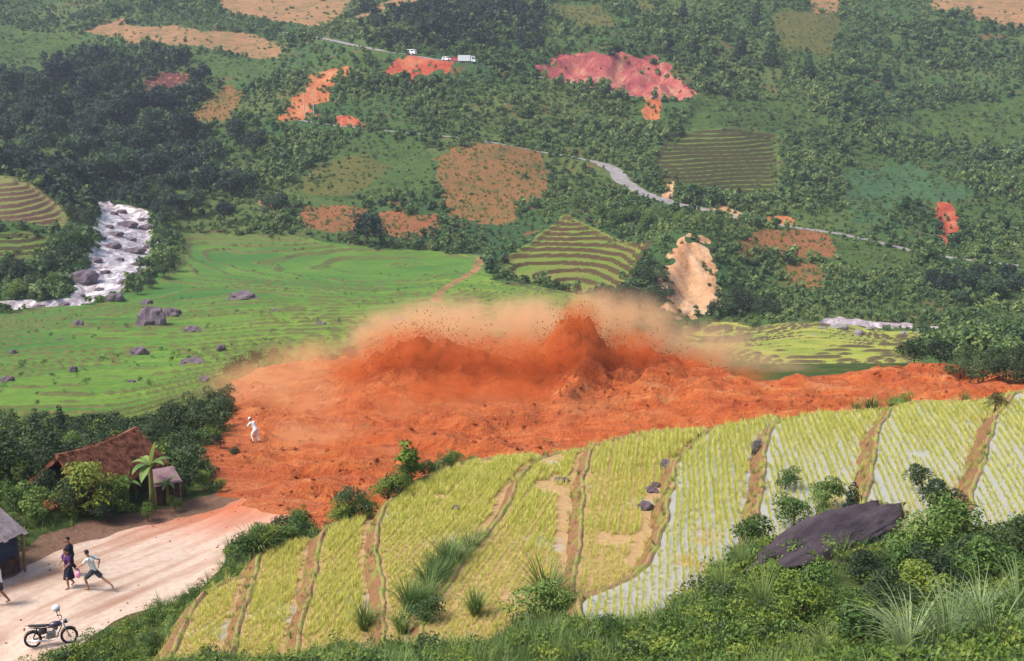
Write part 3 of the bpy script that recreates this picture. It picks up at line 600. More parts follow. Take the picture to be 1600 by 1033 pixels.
# outlines (in points of the photograph on the level of each terrace): left bund bottom-to-top, far rim, then the right edge tucked under the next terrace
TP = dict(
 A=[(255,1045),(285,985),(313,932),(345,912),(396,897),(412,880),(408,930),(380,1000),(365,1048)],
 B=[(352,1045),(372,985),(396,910),(403,868),(420,855),(460,844),(497,843),(510,850),(500,910),(484,970),(466,1045)],
 C=[(455,1045),(473,970),(490,902),(499,850),(506,832),(520,819),(556,809),(592,806),(604,830),(596,880),(604,950),(600,1045)],
 D=[(598,1020),(597,950),(592,880),(586,848),(590,815),(596,798),(612,778),(646,754),(722,723),(800,712),(846,712),(822,742),(803,790),(762,850),(726,905),(692,960),(672,1020)],
 E=[(652,1020),(660,972),(686,929),(719,885),(754,840),(788,796),(805,755),(832,722),(862,710),(930,697),(930,760),(928,830),(915,890),(930,930),(850,975),(760,1020)],
 F=[(890,935),(900,880),(908,816),(910,748),(917,717),(925,698),(982,681),(1040,673),(1108,670),(1080,720),(1070,780),(1052,850),(1025,900),(980,930),(920,950)],
 G=[(898,962),(906,936),(968,912),(1012,878),(1033,834),(1047,769),(1053,731),(1066,708),(1096,680),(1120,668),(1214,650),(1212,710),(1204,770),(1190,840),(1150,880),(1090,925),(1020,965),(940,985)],
 H=[(1172,860),(1180,816),(1190,757),(1194,706),(1203,668),(1218,657),(1286,646),(1400,639),(1392,680),(1382,730),(1374,800),(1340,860),(1250,880)],
 I=[(1346,850),(1355,770),(1364,711),(1374,665),(1390,642),(1398,636),(1446,627),(1500,630),(1600,612),(1590,660),(1570,720),(1548,790),(1520,850)],
 J=[(1508,850),(1519,762),(1538,711),(1556,651),(1582,613),(1640,606),(1760,604),(1780,760),(1700,840),(1600,855)])
TLAB = dict(A='lowest rice terrace beside the road at the bottom left', B='narrow yellow rice terrace, second from the road', C='olive rice terrace, third from the road, below the rim shrubs',
 D='wide yellow rice terrace with a curved outer rim, fourth from the road', E='yellow rice terrace crossed by a long diagonal earth bund', F='bright yellow rice terrace with bare orange soil along its right side',
 G='long rice terrace whose bund curves round at its foot', H='flooded rice terrace with white water between its rows, left of the dark rock slab', I='flooded rice terrace behind the dark rock slab', J='highest rice terrace at the right edge')
RICE = [blade_mesh(f'rice_clump_{i}', 13, .31, .022, .95, 300 + i, 'rice', 2, 1.0, .07) for i in range(4)]
def terrace(k):
    z = TZ[k]; wp = np.array([[float(c) for c in at_z(u, v, z)[:2]] for (u, v) in TP[k]])
    P = smooth_closed(resample(wp, .22), 3); N = outward(P); s = np.arange(len(P)) * .22
    P = P + N * (.15 * fbm(s / 1.3, s * 0 + z, 7, 4))[:, None]; n = len(P)
    root = link('rice_terrace', None, None, (float(P[:, 0].mean()), float(P[:, 1].mean()), z)); tag(root, TLAB[k], 'rice terrace', 'rice terraces on the spur'); o = np.array(root.location)
    wob = lambda sc, sd: fbm(s / sc, s * 0 + 3 * z, sd, 3)
    bz = .09 + .07 * wob(.6, 8)
    rings = [(P + N * (1.5 + .2 * wob(1.5, 9))[:, None], z - 1.7), (P + N * (.62 + .16 * wob(1.2, 10))[:, None], z - .62), (P + N * (.30 + .1 * wob(.7, 11))[:, None], z - .22), (P + N * .05, z + bz - .03)]
    V = np.vstack([np.c_[r, np.full(n, 1) * zz] for r, zz in rings]) - o
    F = np.array([(a * n + i, a * n + (i + 1) % n, (a + 1) * n + (i + 1) % n, (a + 1) * n + i) for a in range(3) for i in range(n)])
    link('earth_bank', np_mesh('earth_bank', V, F, M['earth']), root)
    rings = [(P + N * .055, z + bz - .04), (P - N * .02, z + bz), (P - N * (.07 + .07 * wob(.5, 12))[:, None], z + bz), (P - N * (.18 + .08 * wob(.5, 13))[:, None], np.full(n, z - .05))]
    V = np.vstack([np.c_[r, np.full(n, 1) * zz] for r, zz in rings]) - o
    F = np.array([(a * n + i, a * n + (i + 1) % n, (a + 1) * n + (i + 1) % n, (a + 1) * n + i) for a in range(3) for i in range(n)])
    link('bund', np_mesh('bund', V, F, M['bund']), root)
    inner = smooth_closed(P - N * .12, 6); bm = bmesh.new(); bm.faces.new([bm.verts.new((a - o[0], b - o[1], -.0)) for a, b in inner]); bmesh.ops.triangulate(bm, faces=bm.faces[:]); me = bpy.data.meshes.new('paddy_water'); bm.to_mesh(me); bm.free()
    me.materials.append(M['paddy_wet' if k in 'GHIJ' else 'paddy_dry']); me.flip_normals() if me.polygons[0].normal.z < 0 else None; link('paddy_water', me, root)
    nw = n * 3; wi = RNG.integers(0, n, nw); off = RNG.uniform(-.12, .75, nw); on = fbm(s[wi] / 1.4, off * 0 + z, 61, 3) + .25 * RNG.normal(size=nw) > .02; wi, off = wi[on], off[on]
    wz = np.interp(off, [-.2, .05, .30, .62, 1.5], [bz.mean(), bz.mean(), -.22, -.62, -1.7]); wx = P[wi] + N[wi] * off[:, None]
    scatter('bank_weeds', np.c_[wx[:, 0] - o[0], wx[:, 1] - o[1], wz - .02], .5 + .9 * RNG.random(len(wi)) ** 2, WEED, None, root, .25)
    # planting rows run along the strip
    q = len(TP[k]); bot = wp[[0, -1]].mean(0); top = wp[q // 2 - 1:q // 2 + 2].mean(0) if k not in 'G' else wp[9:11].mean(0)
    ax = np.array(dict(A=(.42, 1), B=(.34, 1), C=(.2, 1), D=(.28, 1), E=(.26, 1), F=(.13, 1), G=(.14, 1), H=(.12, 1), I=(.16, 1), J=(.2, 1))[k]); ax /= np.linalg.norm(ax); pr = np.array([ax[1], -ax[0]])
    sp = .25 if k in 'HIJ' else .23 if k == 'G' else .19; al = .105 if k in 'ABCDEF' else .12
    c0 = P.mean(0); A_, B_ = np.meshgrid(np.arange(-16, 16, sp), np.arange(-18, 18, al)); A_ = A_ + RNG.normal(size=A_.shape) * .018 + .10 * fbm(B_ / 4, A_ * 0 + .7 * np.round(A_ / sp), 21, 2); B_ = B_ + RNG.normal(size=B_.shape) * .03
    X = c0[0] + A_ * pr[0] + B_ * ax[0]; Y = c0[1] + A_ * pr[1] + B_ * ax[1]; ok = in_poly(X, Y, P - N * .22) & (RNG.random(X.shape) < .95)
    bare = fbm(X / 1.6, Y / 2.2, 24 + ord(k), 3); ok &= bare < (.46 if k in 'DEF' else .6)
    if k == 'F':
        d, _ = poly_dist(X, Y, np.array([at_z(u, v, z)[:2] for (u, v) in [(1030,770),(1022,830),(1000,880)]], float)); ok &= d > .55
    if k == 'E':
        d, _ = poly_dist(X, Y, np.array([at_z(u, v, z)[:2] for (u, v) in [(890,770),(888,860)]], float)); ok &= d > .5
    for kk, other in TP.items():      # nothing grows under the next terrace's bank
        if ord(kk) == ord(k) + 1:
            op = np.array([[float(c) for c in at_z(u, v, TZ[kk])[:2]] for (u, v) in other]); d, _ = poly_dist(X, Y, op, True); ok &= ~in_poly(X, Y, op) & (d > .62)
    X, Y = X[ok], Y[ok]; hs = (.80 if k in 'HIJ' else .88 if k == 'G' else .86) * (.8 + .35 * RNG.random(len(X))) * (1 + .25 * fbm(X / 2.5, Y / 2.5, 26, 2))
    scatter('rice_seedlings', np.c_[X, Y, np.full(len(X), z - .01)] - o, np.c_[hs, hs, hs] * (1 + .25 * np.clip((Y - c0[1]) / 6, -1, 1))[:, None], RICE, None, root, .08)
WEED = [blade_mesh(f'bank_weed_{i}', 16, .26, .014, 1.1, 500 + i, ('grass', 'rice')[i % 2], 2, 1.1, .10) for i in range(4)]
for k in 'ABCDEFGHIJ': terrace(k)
TPW = {k: np.array([[float(c) for c in at_z(u, v, TZ[k])[:2]] for (u, v) in TP[k]]) for k in TP}
def on_terrace(x, y, grow=0.):
    r = np.zeros(np.shape(x), bool)
    for k, P in TPW.items():
        r |= in_poly(x, y, P)
        if grow > 0: r |= poly_dist(x, y, P, True)[0] < grow
    return r
def top_of_terrace(x, y):
    best = None
    for k, P in TPW.items():
        if in_poly(np.array([x]), np.array([y]), P)[0]: best = TZ[k] if best is None else max(best, TZ[k])
    return best
# ------------------------------------------------------------------ scrub that covers the far hillside
FAR = [leaf_mesh(f'scrub_{i}', blobby(20 + i, 2.4, 1.5 + .25 * i, 6), 110, .62, 40 + i, 'far_leaf', .7) for i in range(5)]
FARW = [leaf_mesh(f'wood_{i}', blobby(30 + i, 3.2, 3.4, 9), 190, .75, 60 + i, 'wood_leaf', .7) for i in range(3)]
FARG = [leaf_mesh(f'slope_{i}', blobby(50 + i, 2.6, .9, 7), 90, .55, 90 + i, 'slope_leaf', .7) for i in range(3)]
def far_scrub():
    pts, scl, idx = [], [], []
    for (y0, y1, sp) in ((108, 300, 1.9), (300, 460, 2.1), (460, 720, 2.8)):
        X, Y = np.meshgrid(np.arange(-.58 * y1, .58 * y1, sp), np.arange(y0, y1, sp)); X = X.ravel() + RNG.uniform(-.5, .5, X.size) * sp * 1.3; Y = Y.ravel() + RNG.uniform(-.5, .5, Y.size) * sp * 1.3
        ok = (np.abs(X) < .52 * Y + 15) & (Y > 106); X, Y = X[ok], Y[ok]; z = zone_at(X, Y); Z = ground(X, Y); uu, vv, vis = in_view(X, Y, Z)
        nm = np.array([ZONES[k][0] if 0 <= k < 1000 else '' for k in z]); dens = fbm(X / 28, Y / 28, 71, 3)
        keep = (z == -1) & vis & (RNG.random(len(X)) < np.clip(.74 + 1.1 * dens, .18, 1))
        sl = np.isin(nm, ['grass_slope', 'fallow_slope', 'landslide_scar']) & vis & (RNG.random(len(X)) < np.where(nm == 'landslide_scar', .03, .85)); keep |= sl; sp2 = np.isin(nm, ['ploughed_field', 'bare_field']) & vis & (RNG.random(len(X)) < .09); keep |= sp2; sl = sl | sp2
        zf = zone_at(X, Y + 4.5); zf2 = zone_at(X, Y + 8); op = (zf != -1) & (zf != 1005) & (z == -1); op2 = np.isin(zf2, [1002, 1003]) & (z == -1); hid = (((uu > 560) & (uu < 900) & (vv > 190)) | ((uu > 1080) & (uu < 1300) & (vv > 300)) | ((uu > 760) & (vv < 160)) | (uu > 1380)) & (RNG.random(len(X)) < .8); op = op & ~hid; op2 = op2 & ~hid
        soilz = np.isin(nm, ['ploughed_field', 'bare_field', 'hill_terraces', 'grass_slope', 'fallow_slope', 'landslide_scar']); nb = soilz & ((zone_at(X + 3.5, Y) == -1) | (zone_at(X - 3.5, Y) == -1) | (zone_at(X, Y - 4) == -1) | (zone_at(X, Y + 4) == -1)) & vis & (RNG.random(len(X)) < np.where(nm == 'landslide_scar', .25, .5)); keep |= nb; sl |= nb
        keep &= ~(Y < 150) | (X < 12)
        keep &= ~((uu > 985) & (uu < 1010) & (vv > 150) & (vv < 190))
        wood = (uu < 330) & (vv > 90) & (vv < 340) | (uu > 560) & (uu < 850) & (vv > 10) & (vv < 80) & (dens > -.1)
        s = (.55 + .75 * RNG.random(len(X)) ** 1.5) * (1 + .9 * np.clip(fbm(X / 20, Y / 20, 73, 3), -.45, .6)); s = np.where(sl, s * .5, s); s = np.where(op | op2, s * .45, s); s = s * np.where(Y > 440, 1.25, 1) * np.where(Y < 250, .8, 1.)
        k = np.where(wood & ~op & (RNG.random(len(X)) < .6) & ~sl, RNG.integers(5, 8, len(X)), RNG.integers(0, 5, len(X)))
        k = np.where(sl & (nm != 'landslide_scar') & (RNG.random(len(X)) < .86), RNG.integers(8, 11, len(X)), k); gap = (z == -1) & vis & ~keep & (RNG.random(len(X)) < .8) & ((Y > 150) | (X < 12)); k = np.where(gap, RNG.integers(8, 11, len(X)), k); s = np.where(gap, s * .75, s); keep |= gap
        m = keep; pts.append(np.c_[X, Y, Z - .15][m]); scl.append(np.c_[s, s, s * (.8 + .5 * RNG.random(len(s)))][m]); idx.append(k[m])
    scatter('hillside_scrub', np.vstack(pts), np.vstack(scl), FAR + FARW + FARG, 'dense dark green scrub and low trees covering the far hillside', idx=np.concatenate(idx))
    return sum(map(len, pts))
print('scrub', far_scrub())
CROP = [leaf_mesh(f'crop_{i}', [((0, 0, .3), (.3, .3, .35))], 14, .5, 80 + i, 'yellow_leaf', .4) for i in range(3)]
def crops():
    P = []
    for k, zn in enumerate(ZONES):
        if zn[0] not in ('ploughed_field',): continue
        a = zn[1].min(0); b = zn[1].max(0); n = int((b[0] - a[0]) * (b[1] - a[1]) * .34); X = RNG.uniform(a[0], b[0], n); Y = RNG.uniform(a[1], b[1], n); m = zone_at(X, Y) == k; P.append(np.c_[X, Y, ground(X, Y)][m])
    P = np.vstack(P); scatter('crop_seedlings', P, .4 + .8 * RNG.random(len(P)) ** 2, CROP, 'sparse young crop plants dotted over the brown ploughed fields')
crops()

# ------------------------------------------------------------------ plants that stand apart: prototypes of height 1
def trunk_mesh(name, h, r, seed, forks=3, mat='bark'):
    g = random.Random(seed); mb = MB(); P = [(0, 0, -.06)]; x = y = 0
    for j in range(1, 5): x += g.uniform(-.03, .03) * h; y += g.uniform(-.03, .03) * h; P.append((x, y, h * j / 4))
    mb.tube(P, [r * 1.5, r * 1.1, r, r * .85, r * .6], 6)
    for f in range(forks):
        a = g.random() * 6.28; l = h * g.uniform(.5, .9); q = P[2 + f % 3]; mb.tube([q, (q[0] + math.cos(a) * l * .3, q[1] + math.sin(a) * l * .3, q[2] + l * .35), (q[0] + math.cos(a) * l * .6, q[1] + math.sin(a) * l * .6, q[2] + l * .8)], [r * .6, r * .4, r * .15], 5)
    return mb.mesh(name, M[mat], True)
TR1 = [trunk_mesh('trunk', .45, .028, 5 + i) for i in range(3)]; ST1 = [trunk_mesh('stem', .5, .022, 15 + i, 4) for i in range(3)]
PROTO = {}
for i in range(3):
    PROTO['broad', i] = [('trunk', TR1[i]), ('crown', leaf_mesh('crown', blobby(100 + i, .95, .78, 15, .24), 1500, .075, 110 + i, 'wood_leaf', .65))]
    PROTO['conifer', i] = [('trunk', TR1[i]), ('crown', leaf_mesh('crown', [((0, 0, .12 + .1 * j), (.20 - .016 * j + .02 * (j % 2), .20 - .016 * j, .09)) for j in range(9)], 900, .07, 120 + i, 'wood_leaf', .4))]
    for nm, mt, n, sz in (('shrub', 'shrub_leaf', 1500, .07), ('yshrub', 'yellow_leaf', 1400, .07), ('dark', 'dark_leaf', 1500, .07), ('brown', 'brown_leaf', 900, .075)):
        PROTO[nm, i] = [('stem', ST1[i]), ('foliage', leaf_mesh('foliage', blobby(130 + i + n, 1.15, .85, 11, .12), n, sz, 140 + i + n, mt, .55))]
    PROTO['sapling', i] = [('stem', trunk_mesh('stem', .75, .018, 35 + i, 5)), ('foliage', leaf_mesh('foliage', blobby(160 + i, .75, .5, 8, .46, False), 260, .13, 170 + i, 'yellow_leaf', .55))]
    PROTO['spiky', i] = [('stem', ST1[i]), ('foliage', blade_mesh('foliage', 150, .85, .035, 1.3, 180 + i, 'grass', 4, .9, .12))]
    PROTO['tuft', i] = [('blades', blade_mesh('blades', 150, 1.0, .020, 1.0, 190 + i, 'grass', 4, 1.2, .10))]
    PROTO['ptuft', i] = [('blades', blade_mesh('blades', 130, 1.25, .020, 1.1, 200 + i, 'pale_grass', 6, 1.35, .08))]
GR = random.Random(99)
def px2m(y, z): return (y * CP - z * SP) / FPX
def plant(kind, name, u, v, hpx, label, cat, group=None, wide=1.0, pos=None, ymin=0):
    x, y, zz = pos if pos else hit(u, v, ymin); tz = top_of_terrace(x, y); z = g1(x, y)
    if tz is not None and z < tz: z = tz
    if pos and zz < -1: z = zz
    h = hpx * px2m(y, z); s = h
    r = link(name, None, None, (x, y, z - .02 * h), (0, 0, GR.random() * 6.28), (s * wide, s * wide, s)); tag(r, label, cat, group)
    for nm, me in PROTO[kind, GR.randrange(3)]: link(nm, me, r)
    return r
# dark wood on the left above the river
L_ = 'dark broadleaf tree in the wood above the river at far left'
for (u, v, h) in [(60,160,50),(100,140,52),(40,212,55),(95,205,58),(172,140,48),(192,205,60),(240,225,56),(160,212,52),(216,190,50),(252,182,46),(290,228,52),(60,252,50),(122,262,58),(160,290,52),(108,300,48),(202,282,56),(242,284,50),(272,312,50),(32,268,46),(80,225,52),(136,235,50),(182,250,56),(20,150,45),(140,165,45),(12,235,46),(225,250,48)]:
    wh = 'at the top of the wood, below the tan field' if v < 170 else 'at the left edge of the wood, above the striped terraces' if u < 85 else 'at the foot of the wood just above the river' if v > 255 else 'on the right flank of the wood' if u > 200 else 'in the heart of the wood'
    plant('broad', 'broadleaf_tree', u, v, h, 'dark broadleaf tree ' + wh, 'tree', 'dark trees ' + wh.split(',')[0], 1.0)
L_ = 'dark tree on the slope between the river wood and the olive fallow field'
for (u, v, h) in [(300,338,42),(332,262,44),(362,308,42),(330,300,40),(395,300,36),(420,340,34),(352,350,36),(270,340,40),(300,280,42),(400,240,36),(370,225,38),(440,330,30)]:
    plant('broad', 'broadleaf_tree', u, v, h, 'dark tree on the slope below the orange slip' if v < 275 else 'dark tree on the slope just above the top of the green rice', 'tree', 'trees below the orange slip' if v < 275 else 'trees just above the green rice', 1.1)
for (u, v, h, l) in [(1067,36,34,'dark columnar tree at the top edge, left of the tall pair'),(1045,78,30,'dark columnar tree just above the right end of the pink scar'),(1086,86,28,'short dark conical tree right above the pink scar'),(1157,92,44,'tall dark columnar tree between the pink scar and the fallow slope'),(1203,102,46,'dark columnar tree at the left foot of the upper fallow slope'),(1181,40,36,'dark columnar tree at the top edge, left of the fallow slope'),(1262,122,42,'dark columnar tree below the upper fallow slope'),(1385,138,36,'lone dark columnar tree on the upper right hillside'),(1100,60,24,'small dark columnar tree between the two top edge trees')]:
    plant('conifer', 'columnar_tree', u, v, h, l, 'tree', 'dark columnar trees on the upper right hillside', 1.5)
L_ = 'dark shrub on the left bank of the river below the striped terraces'
for (u, v, h) in [(126,392,34),(104,410,32),(76,430,34),(40,442,36),(136,362,32),(118,345,28),(62,462,30),(18,468,30),(95,385,26),(130,425,26),(20,430,28),(90,450,26),(140,330,24)]:
    plant('dark' if u % 3 else 'shrub', 'riverside_shrub', u, v, h, L_ if v < 400 else 'dark shrub on the left bank of the river where it bends away left', 'shrub', 'shrubs on the upper left bank of the river' if v < 400 else 'shrubs on the lower left bank of the river', 1.1)
L_ = 'dark shrub on the right bank of the river beside the green rice'
for (u, v, h) in [(262,355,34),(258,322,30),(256,432,24),(236,448,20),(274,420,22),(262,385,26),(250,340,26),(215,458,16),(285,335,30),(246,322,28)]:
    plant('dark', 'riverside_shrub', u, v, h, 'dark shrub on the right bank at the head of the rapids' if v < 400 else 'small dark shrub on the right bank at the foot of the rapids', 'shrub', 'shrubs at the head of the rapids' if v < 400 else 'shrubs at the foot of the rapids', 1.1)
plant('broad', 'broadleaf_tree', 574, 384, 50, 'large dark round tree between the two reddish fields', 'tree', None, 1.3)
plant('dark', 'bush', 768, 416, 22, 'dark bush at the upper end of the footpath', 'bush')
L_ = 'dark bush beside the foot of the tan landslide scar'
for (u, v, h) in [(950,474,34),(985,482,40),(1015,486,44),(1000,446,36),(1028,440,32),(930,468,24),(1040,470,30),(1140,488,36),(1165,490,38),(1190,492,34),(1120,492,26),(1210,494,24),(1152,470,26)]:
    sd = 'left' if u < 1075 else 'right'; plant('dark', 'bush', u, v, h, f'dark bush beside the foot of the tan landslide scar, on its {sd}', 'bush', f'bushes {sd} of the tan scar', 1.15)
L_ = 'bush on the slope between the mountain road and the bright striped terraces'
for (u, v, h) in [(960,352,26),(985,345,28),(1010,352,28),(1035,345,24),(1060,350,24),(940,340,22),(900,325,24),(880,300,22),(1000,368,18),(1090,352,20),(1120,360,20)]:
    plant('shrub', 'bush', u, v, h, 'bush just below the bend of the mountain road' if u < 1000 else 'bush below the road between its bend and the tan scar', 'bush', 'bushes at the road bend' if u < 1000 else 'bushes above the tan scar')
for (u, v, h, l) in [(1428,580,46,'big dark tree at the right end of the yellow paddies'),(1468,574,46,'dark tree, second from the right end of the yellow paddies')]:
    plant('dark', 'broadleaf_tree', u, v, h, l, 'tree', None, 1.15, ymin=100)
L_ = 'dark bush beyond the mud at the right edge'
for (u, v, h) in [(1500,596,38),(1535,604,46),(1570,606,50),(1600,604,46),(1550,580,40),(1590,575,40),(1520,570,34)]:
    plant('dark', 'bush', u, v, h, L_, 'bush', 'dark bushes beyond the mud at right', 1.2)
L_ = 'dark tree below the mountain road at the right edge'
for (u, v, h) in [(1480,462,36),(1512,456,38),(1550,468,40),(1592,470,42),(1455,450,28),(1530,440,30),(1575,445,32),(1500,480,26)]:
    plant('broad', 'broadleaf_tree', u, v, h, L_, 'tree', 'dark trees at the right edge', 1.2)
# around the hut
L_ = 'dark bush on the bank between the hut and the mud'
for (u, v, h) in [(250,700,52),(280,690,56),(312,684,58),(338,668,50),(348,640,40),(300,660,46),(262,672,44),(330,640,36),(345,700,24)]:
    plant('dark', 'bush', u, v, h, 'dark bush close behind the thatched hut' if v > 670 else 'dark bush on the bank where green rice meets mud', 'bush', 'dark bushes close behind the hut' if v > 670 else 'dark bushes where rice meets mud', 1.0)
for (u, v, h, k, l) in [(22,765,92,'dark','dark bushy tree at the left edge beside the hut'),(66,735,70,'dark','dark bushy tree touching the left end of the thatched roof'),(58,700,66,'conifer','slender dark tree at far left rising above the paddies'),(96,690,60,'conifer','slender dark tree between the far left tree and the thatched roof'),(112,716,46,'shrub','pale green shrub behind the thatched roof'),
                     (58,812,62,'shrub','blue green shrub between the plank roof and the thatched hut'),(26,800,46,'shrub','blue green shrub behind the plank roof'),(290,772,52,'dark','dark shrub right of the banana plant'),(108,800,64,'dark','dark shrub under the left end of the thatched eave'),(168,815,44,'dark','dark low shrub left of the short banana plant'),(86,782,56,'dark','dark bush hiding the left gable of the hut'),(182,806,60,'yshrub','leafy shrub before the dark opening of the hut'),(70,762,60,'dark','dark bush against the left end of the hut'),(232,815,30,'yshrub','low leafy plant at the foot of the tall banana plant'),(215,720,40,'dark','dark bush behind the right end of the thatched roof'),(140,806,84,'yshrub','leafy vine climbing over the left end of the thatched eave'),(318,765,32,'yshrub','leafy vine spilling from the hut bank onto the mud'),(345,768,22,'yshrub','low leafy vine at the edge of the mud'),(368,714,20,'dark','small dark shrub standing in the mud left of the man'),(275,800,24,'yshrub','low leafy plant below the small shed')]:
    plant(k, 'slender_tree' if k == 'conifer' else 'shrub', u, v, h, l, 'tree' if k == 'conifer' else 'shrub', None, 1.0)
L_ = 'brown green bush on the far edge of the mud beside the green rice'
for (u, v, h) in [(362,590,30),(382,580,34),(404,572,28),(425,560,22),(350,612,24),(545,560,22),(520,572,20),(565,552,18)]:
    plant('brown', 'bush', u, v, h, L_, 'bush', 'bushes at the far edge of the mud', 1.2)
def on_rim(x, y):
    """the nearest spot just outside the rim of the spur, on the earth bank of its terrace"""
    best = (1e9,)
    for k, P in TPW.items():
        Q = resample(P, .1); d = np.hypot(Q[:, 0] - x, Q[:, 1] - y); i = int(d.argmin())
        if d[i] < best[0]: n_ = outward(Q)[i]; best = (d[i], Q[i][0] + n_[0] * .3, Q[i][1] + n_[1] * .3, TZ[k] - .22)
    return best[1:]
# rim of the terraces towards the road and the mud
for (u, v, h, k, l) in [(350,885,66,'spiky','spiky leaved shrub on the terrace rim beside the road'),(385,868,50,'shrub','leafy shrub right of the spiky one on the terrace rim'),(330,905,28,'shrub','low shrub at the outer corner of the lowest terrace'),(425,846,36,'shrub','green shrub on the rim above the second terrace'),(470,828,46,'shrub','green shrub on the rim between second and third terraces'),(515,806,60,'dark','tall rounded shrub on the terrace rim beside the mud'),(548,800,40,'dark','shrub right of the tall rounded one on the rim'),(582,786,38,'shrub','pale shrub on the rim at the bend of the fourth terrace'),(612,765,72,'sapling','thin leafy sapling standing against the mud on the terrace rim'),
                     (645,752,32,'shrub','low green shrub at the foot of the leafy sapling'),(685,738,22,'yshrub','low yellow green shrub on the rim near the mud'),(562,728,34,'sapling','tiny sapling poking up before the red mud'),(250,985,60,'spiky','feathery shrub at the bottom left beside the road'),(272,955,40,'shrub','green shrub above the feathery one beside the road'),(228,965,34,'spiky','small feathery shrub nearest the motorbike'),(300,930,30,'shrub','low shrub on the bank between road and lowest terrace')]:
    tz = TZ['A'] if u < 400 else TZ['C'] if u < 590 else TZ['D']
    q = at_z(u, v, (-18.9 if u < 330 else tz - .55)); plant(k, 'sapling' if k == 'sapling' else 'shrub', u, v, h, l, 'sapling' if k == 'sapling' else 'shrub', None, 1.05, pos=on_rim(float(q[0]), float(q[1])) if u > 330 and u != 562 else (float(q[0]), float(q[1]), 0))
L_ = 'green shrub in the hedge along the terrace rim between road and mud'
for (u, v, h) in [(370,882,42),(405,862,40),(445,838,32),(458,840,26),(490,822,36),(530,806,40),(565,800,36),(600,790,42),(628,762,38),(662,748,32),(675,742,26),(700,732,26),(725,724,20),(615,778,30),(540,812,30)]:
    q = at_z(u, v, TZ['B'] - .5 if u < 500 else TZ['D'] - .5); plant(GR.choice(['shrub', 'shrub', 'yshrub', 'spiky']), 'shrub', u, v, h, 'green shrub in the rim hedge above the second terrace beside the road' if u < 480 else 'green shrub in the rim hedge beside the third terrace' if u < 590 else 'green shrub in the rim hedge around the widest yellow terrace', 'shrub', 'rim hedge above the second terrace' if u < 480 else 'rim hedge beside the third terrace' if u < 590 else 'rim hedge around the widest terrace', 1.25, pos=on_rim(float(q[0]), float(q[1])))
L_ = 'grass tuft in the grassy strip beside the long diagonal bund'
for (u, v, h) in [(750,848,34),(716,878,44),(690,905,48),(668,940,50),(650,950,44),(628,985,46),(705,868,36),(680,890,40)]:
    q = at_z(u, v, -17.1); plant('tuft', 'grass_tuft', u, v, h, L_, 'grass', 'grass tufts beside the diagonal bund', 1.4, pos=(float(q[0]), float(q[1]), 0))
for (u, v, h, z, k, l) in [(1298,640,30,-16.2,'tuft','grass tuft on the far rim behind the flooded terrace, left of three'),(1325,640,38,-16.2,'spiky','tall weed on the far rim behind the flooded terrace'),(1352,637,30,-16.2,'tuft','grass tuft on the far rim behind the flooded terrace, right of three'),(1436,632,36,-15.6,'shrub','green shrub on the far rim near the right edge'),(1466,628,26,-15.4,'tuft','grass tuft right of the rim shrub near the right edge'),(1500,650,26,-14.9,'brown','reddish brown bush beside the highest terrace'),(1522,645,28,-14.6,'brown','reddish brown bush touching the highest terrace bund')]:
    q = at_z(u, v, z); plant(k, 'grass_tuft' if k == 'tuft' else 'shrub', u, v, h, l, 'grass' if k == 'tuft' else 'shrub', None, 1.1, pos=on_rim(float(q[0]), float(q[1])))
# on and below the terraces
for (u, v, h, z, k, l, wd) in [(735,862,50,-17.1,'tuft','grass tuft on the bank of the diagonal bund, topmost',1.2),(700,890,60,-17.2,'tuft','large grass tuft on the bank of the diagonal bund',1.3),(672,925,62,-17.2,'tuft','grass tuft low on the bank of the diagonal bund',1.3),(640,960,66,-17.3,'tuft','grass tuft at the foot of the fourth terrace',1.3),(660,985,50,-17.3,'shrub','green shrub at the foot of the fourth terrace',1.2),(855,950,96,-16.9,'tuft','huge grass tuft in the middle of the foreground',1.15),(825,975,70,-16.9,'shrub','leafy shrub under the huge foreground grass tuft',1.2),(892,965,60,-16.6,'shrub','leafy shrub right of the huge foreground grass tuft',1.1),(742,962,64,-16.9,'spiky','upright dark green shrub left of the huge grass tuft',.8),(570,985,66,-17.6,'spiky','dark green shrub at the foot of the third terrace',.8),
                            (1332,795,58,-15.2,'conifer','small dark bushy plant on the riser left of the rock slab',1.4),(1275,800,40,-15.3,'shrub','green shrub at the foot of the flooded terrace',1.2),(1186,706,26,-15.7,'dark','small dark plant on the bund beside a grey stone',.9)]:
    q = at_z(u, v, z); plant(k, 'grass_tuft' if k == 'tuft' else 'shrub', u, v, h, l, 'grass' if k == 'tuft' else 'shrub', None, wd, pos=(float(q[0]), float(q[1]), 0))
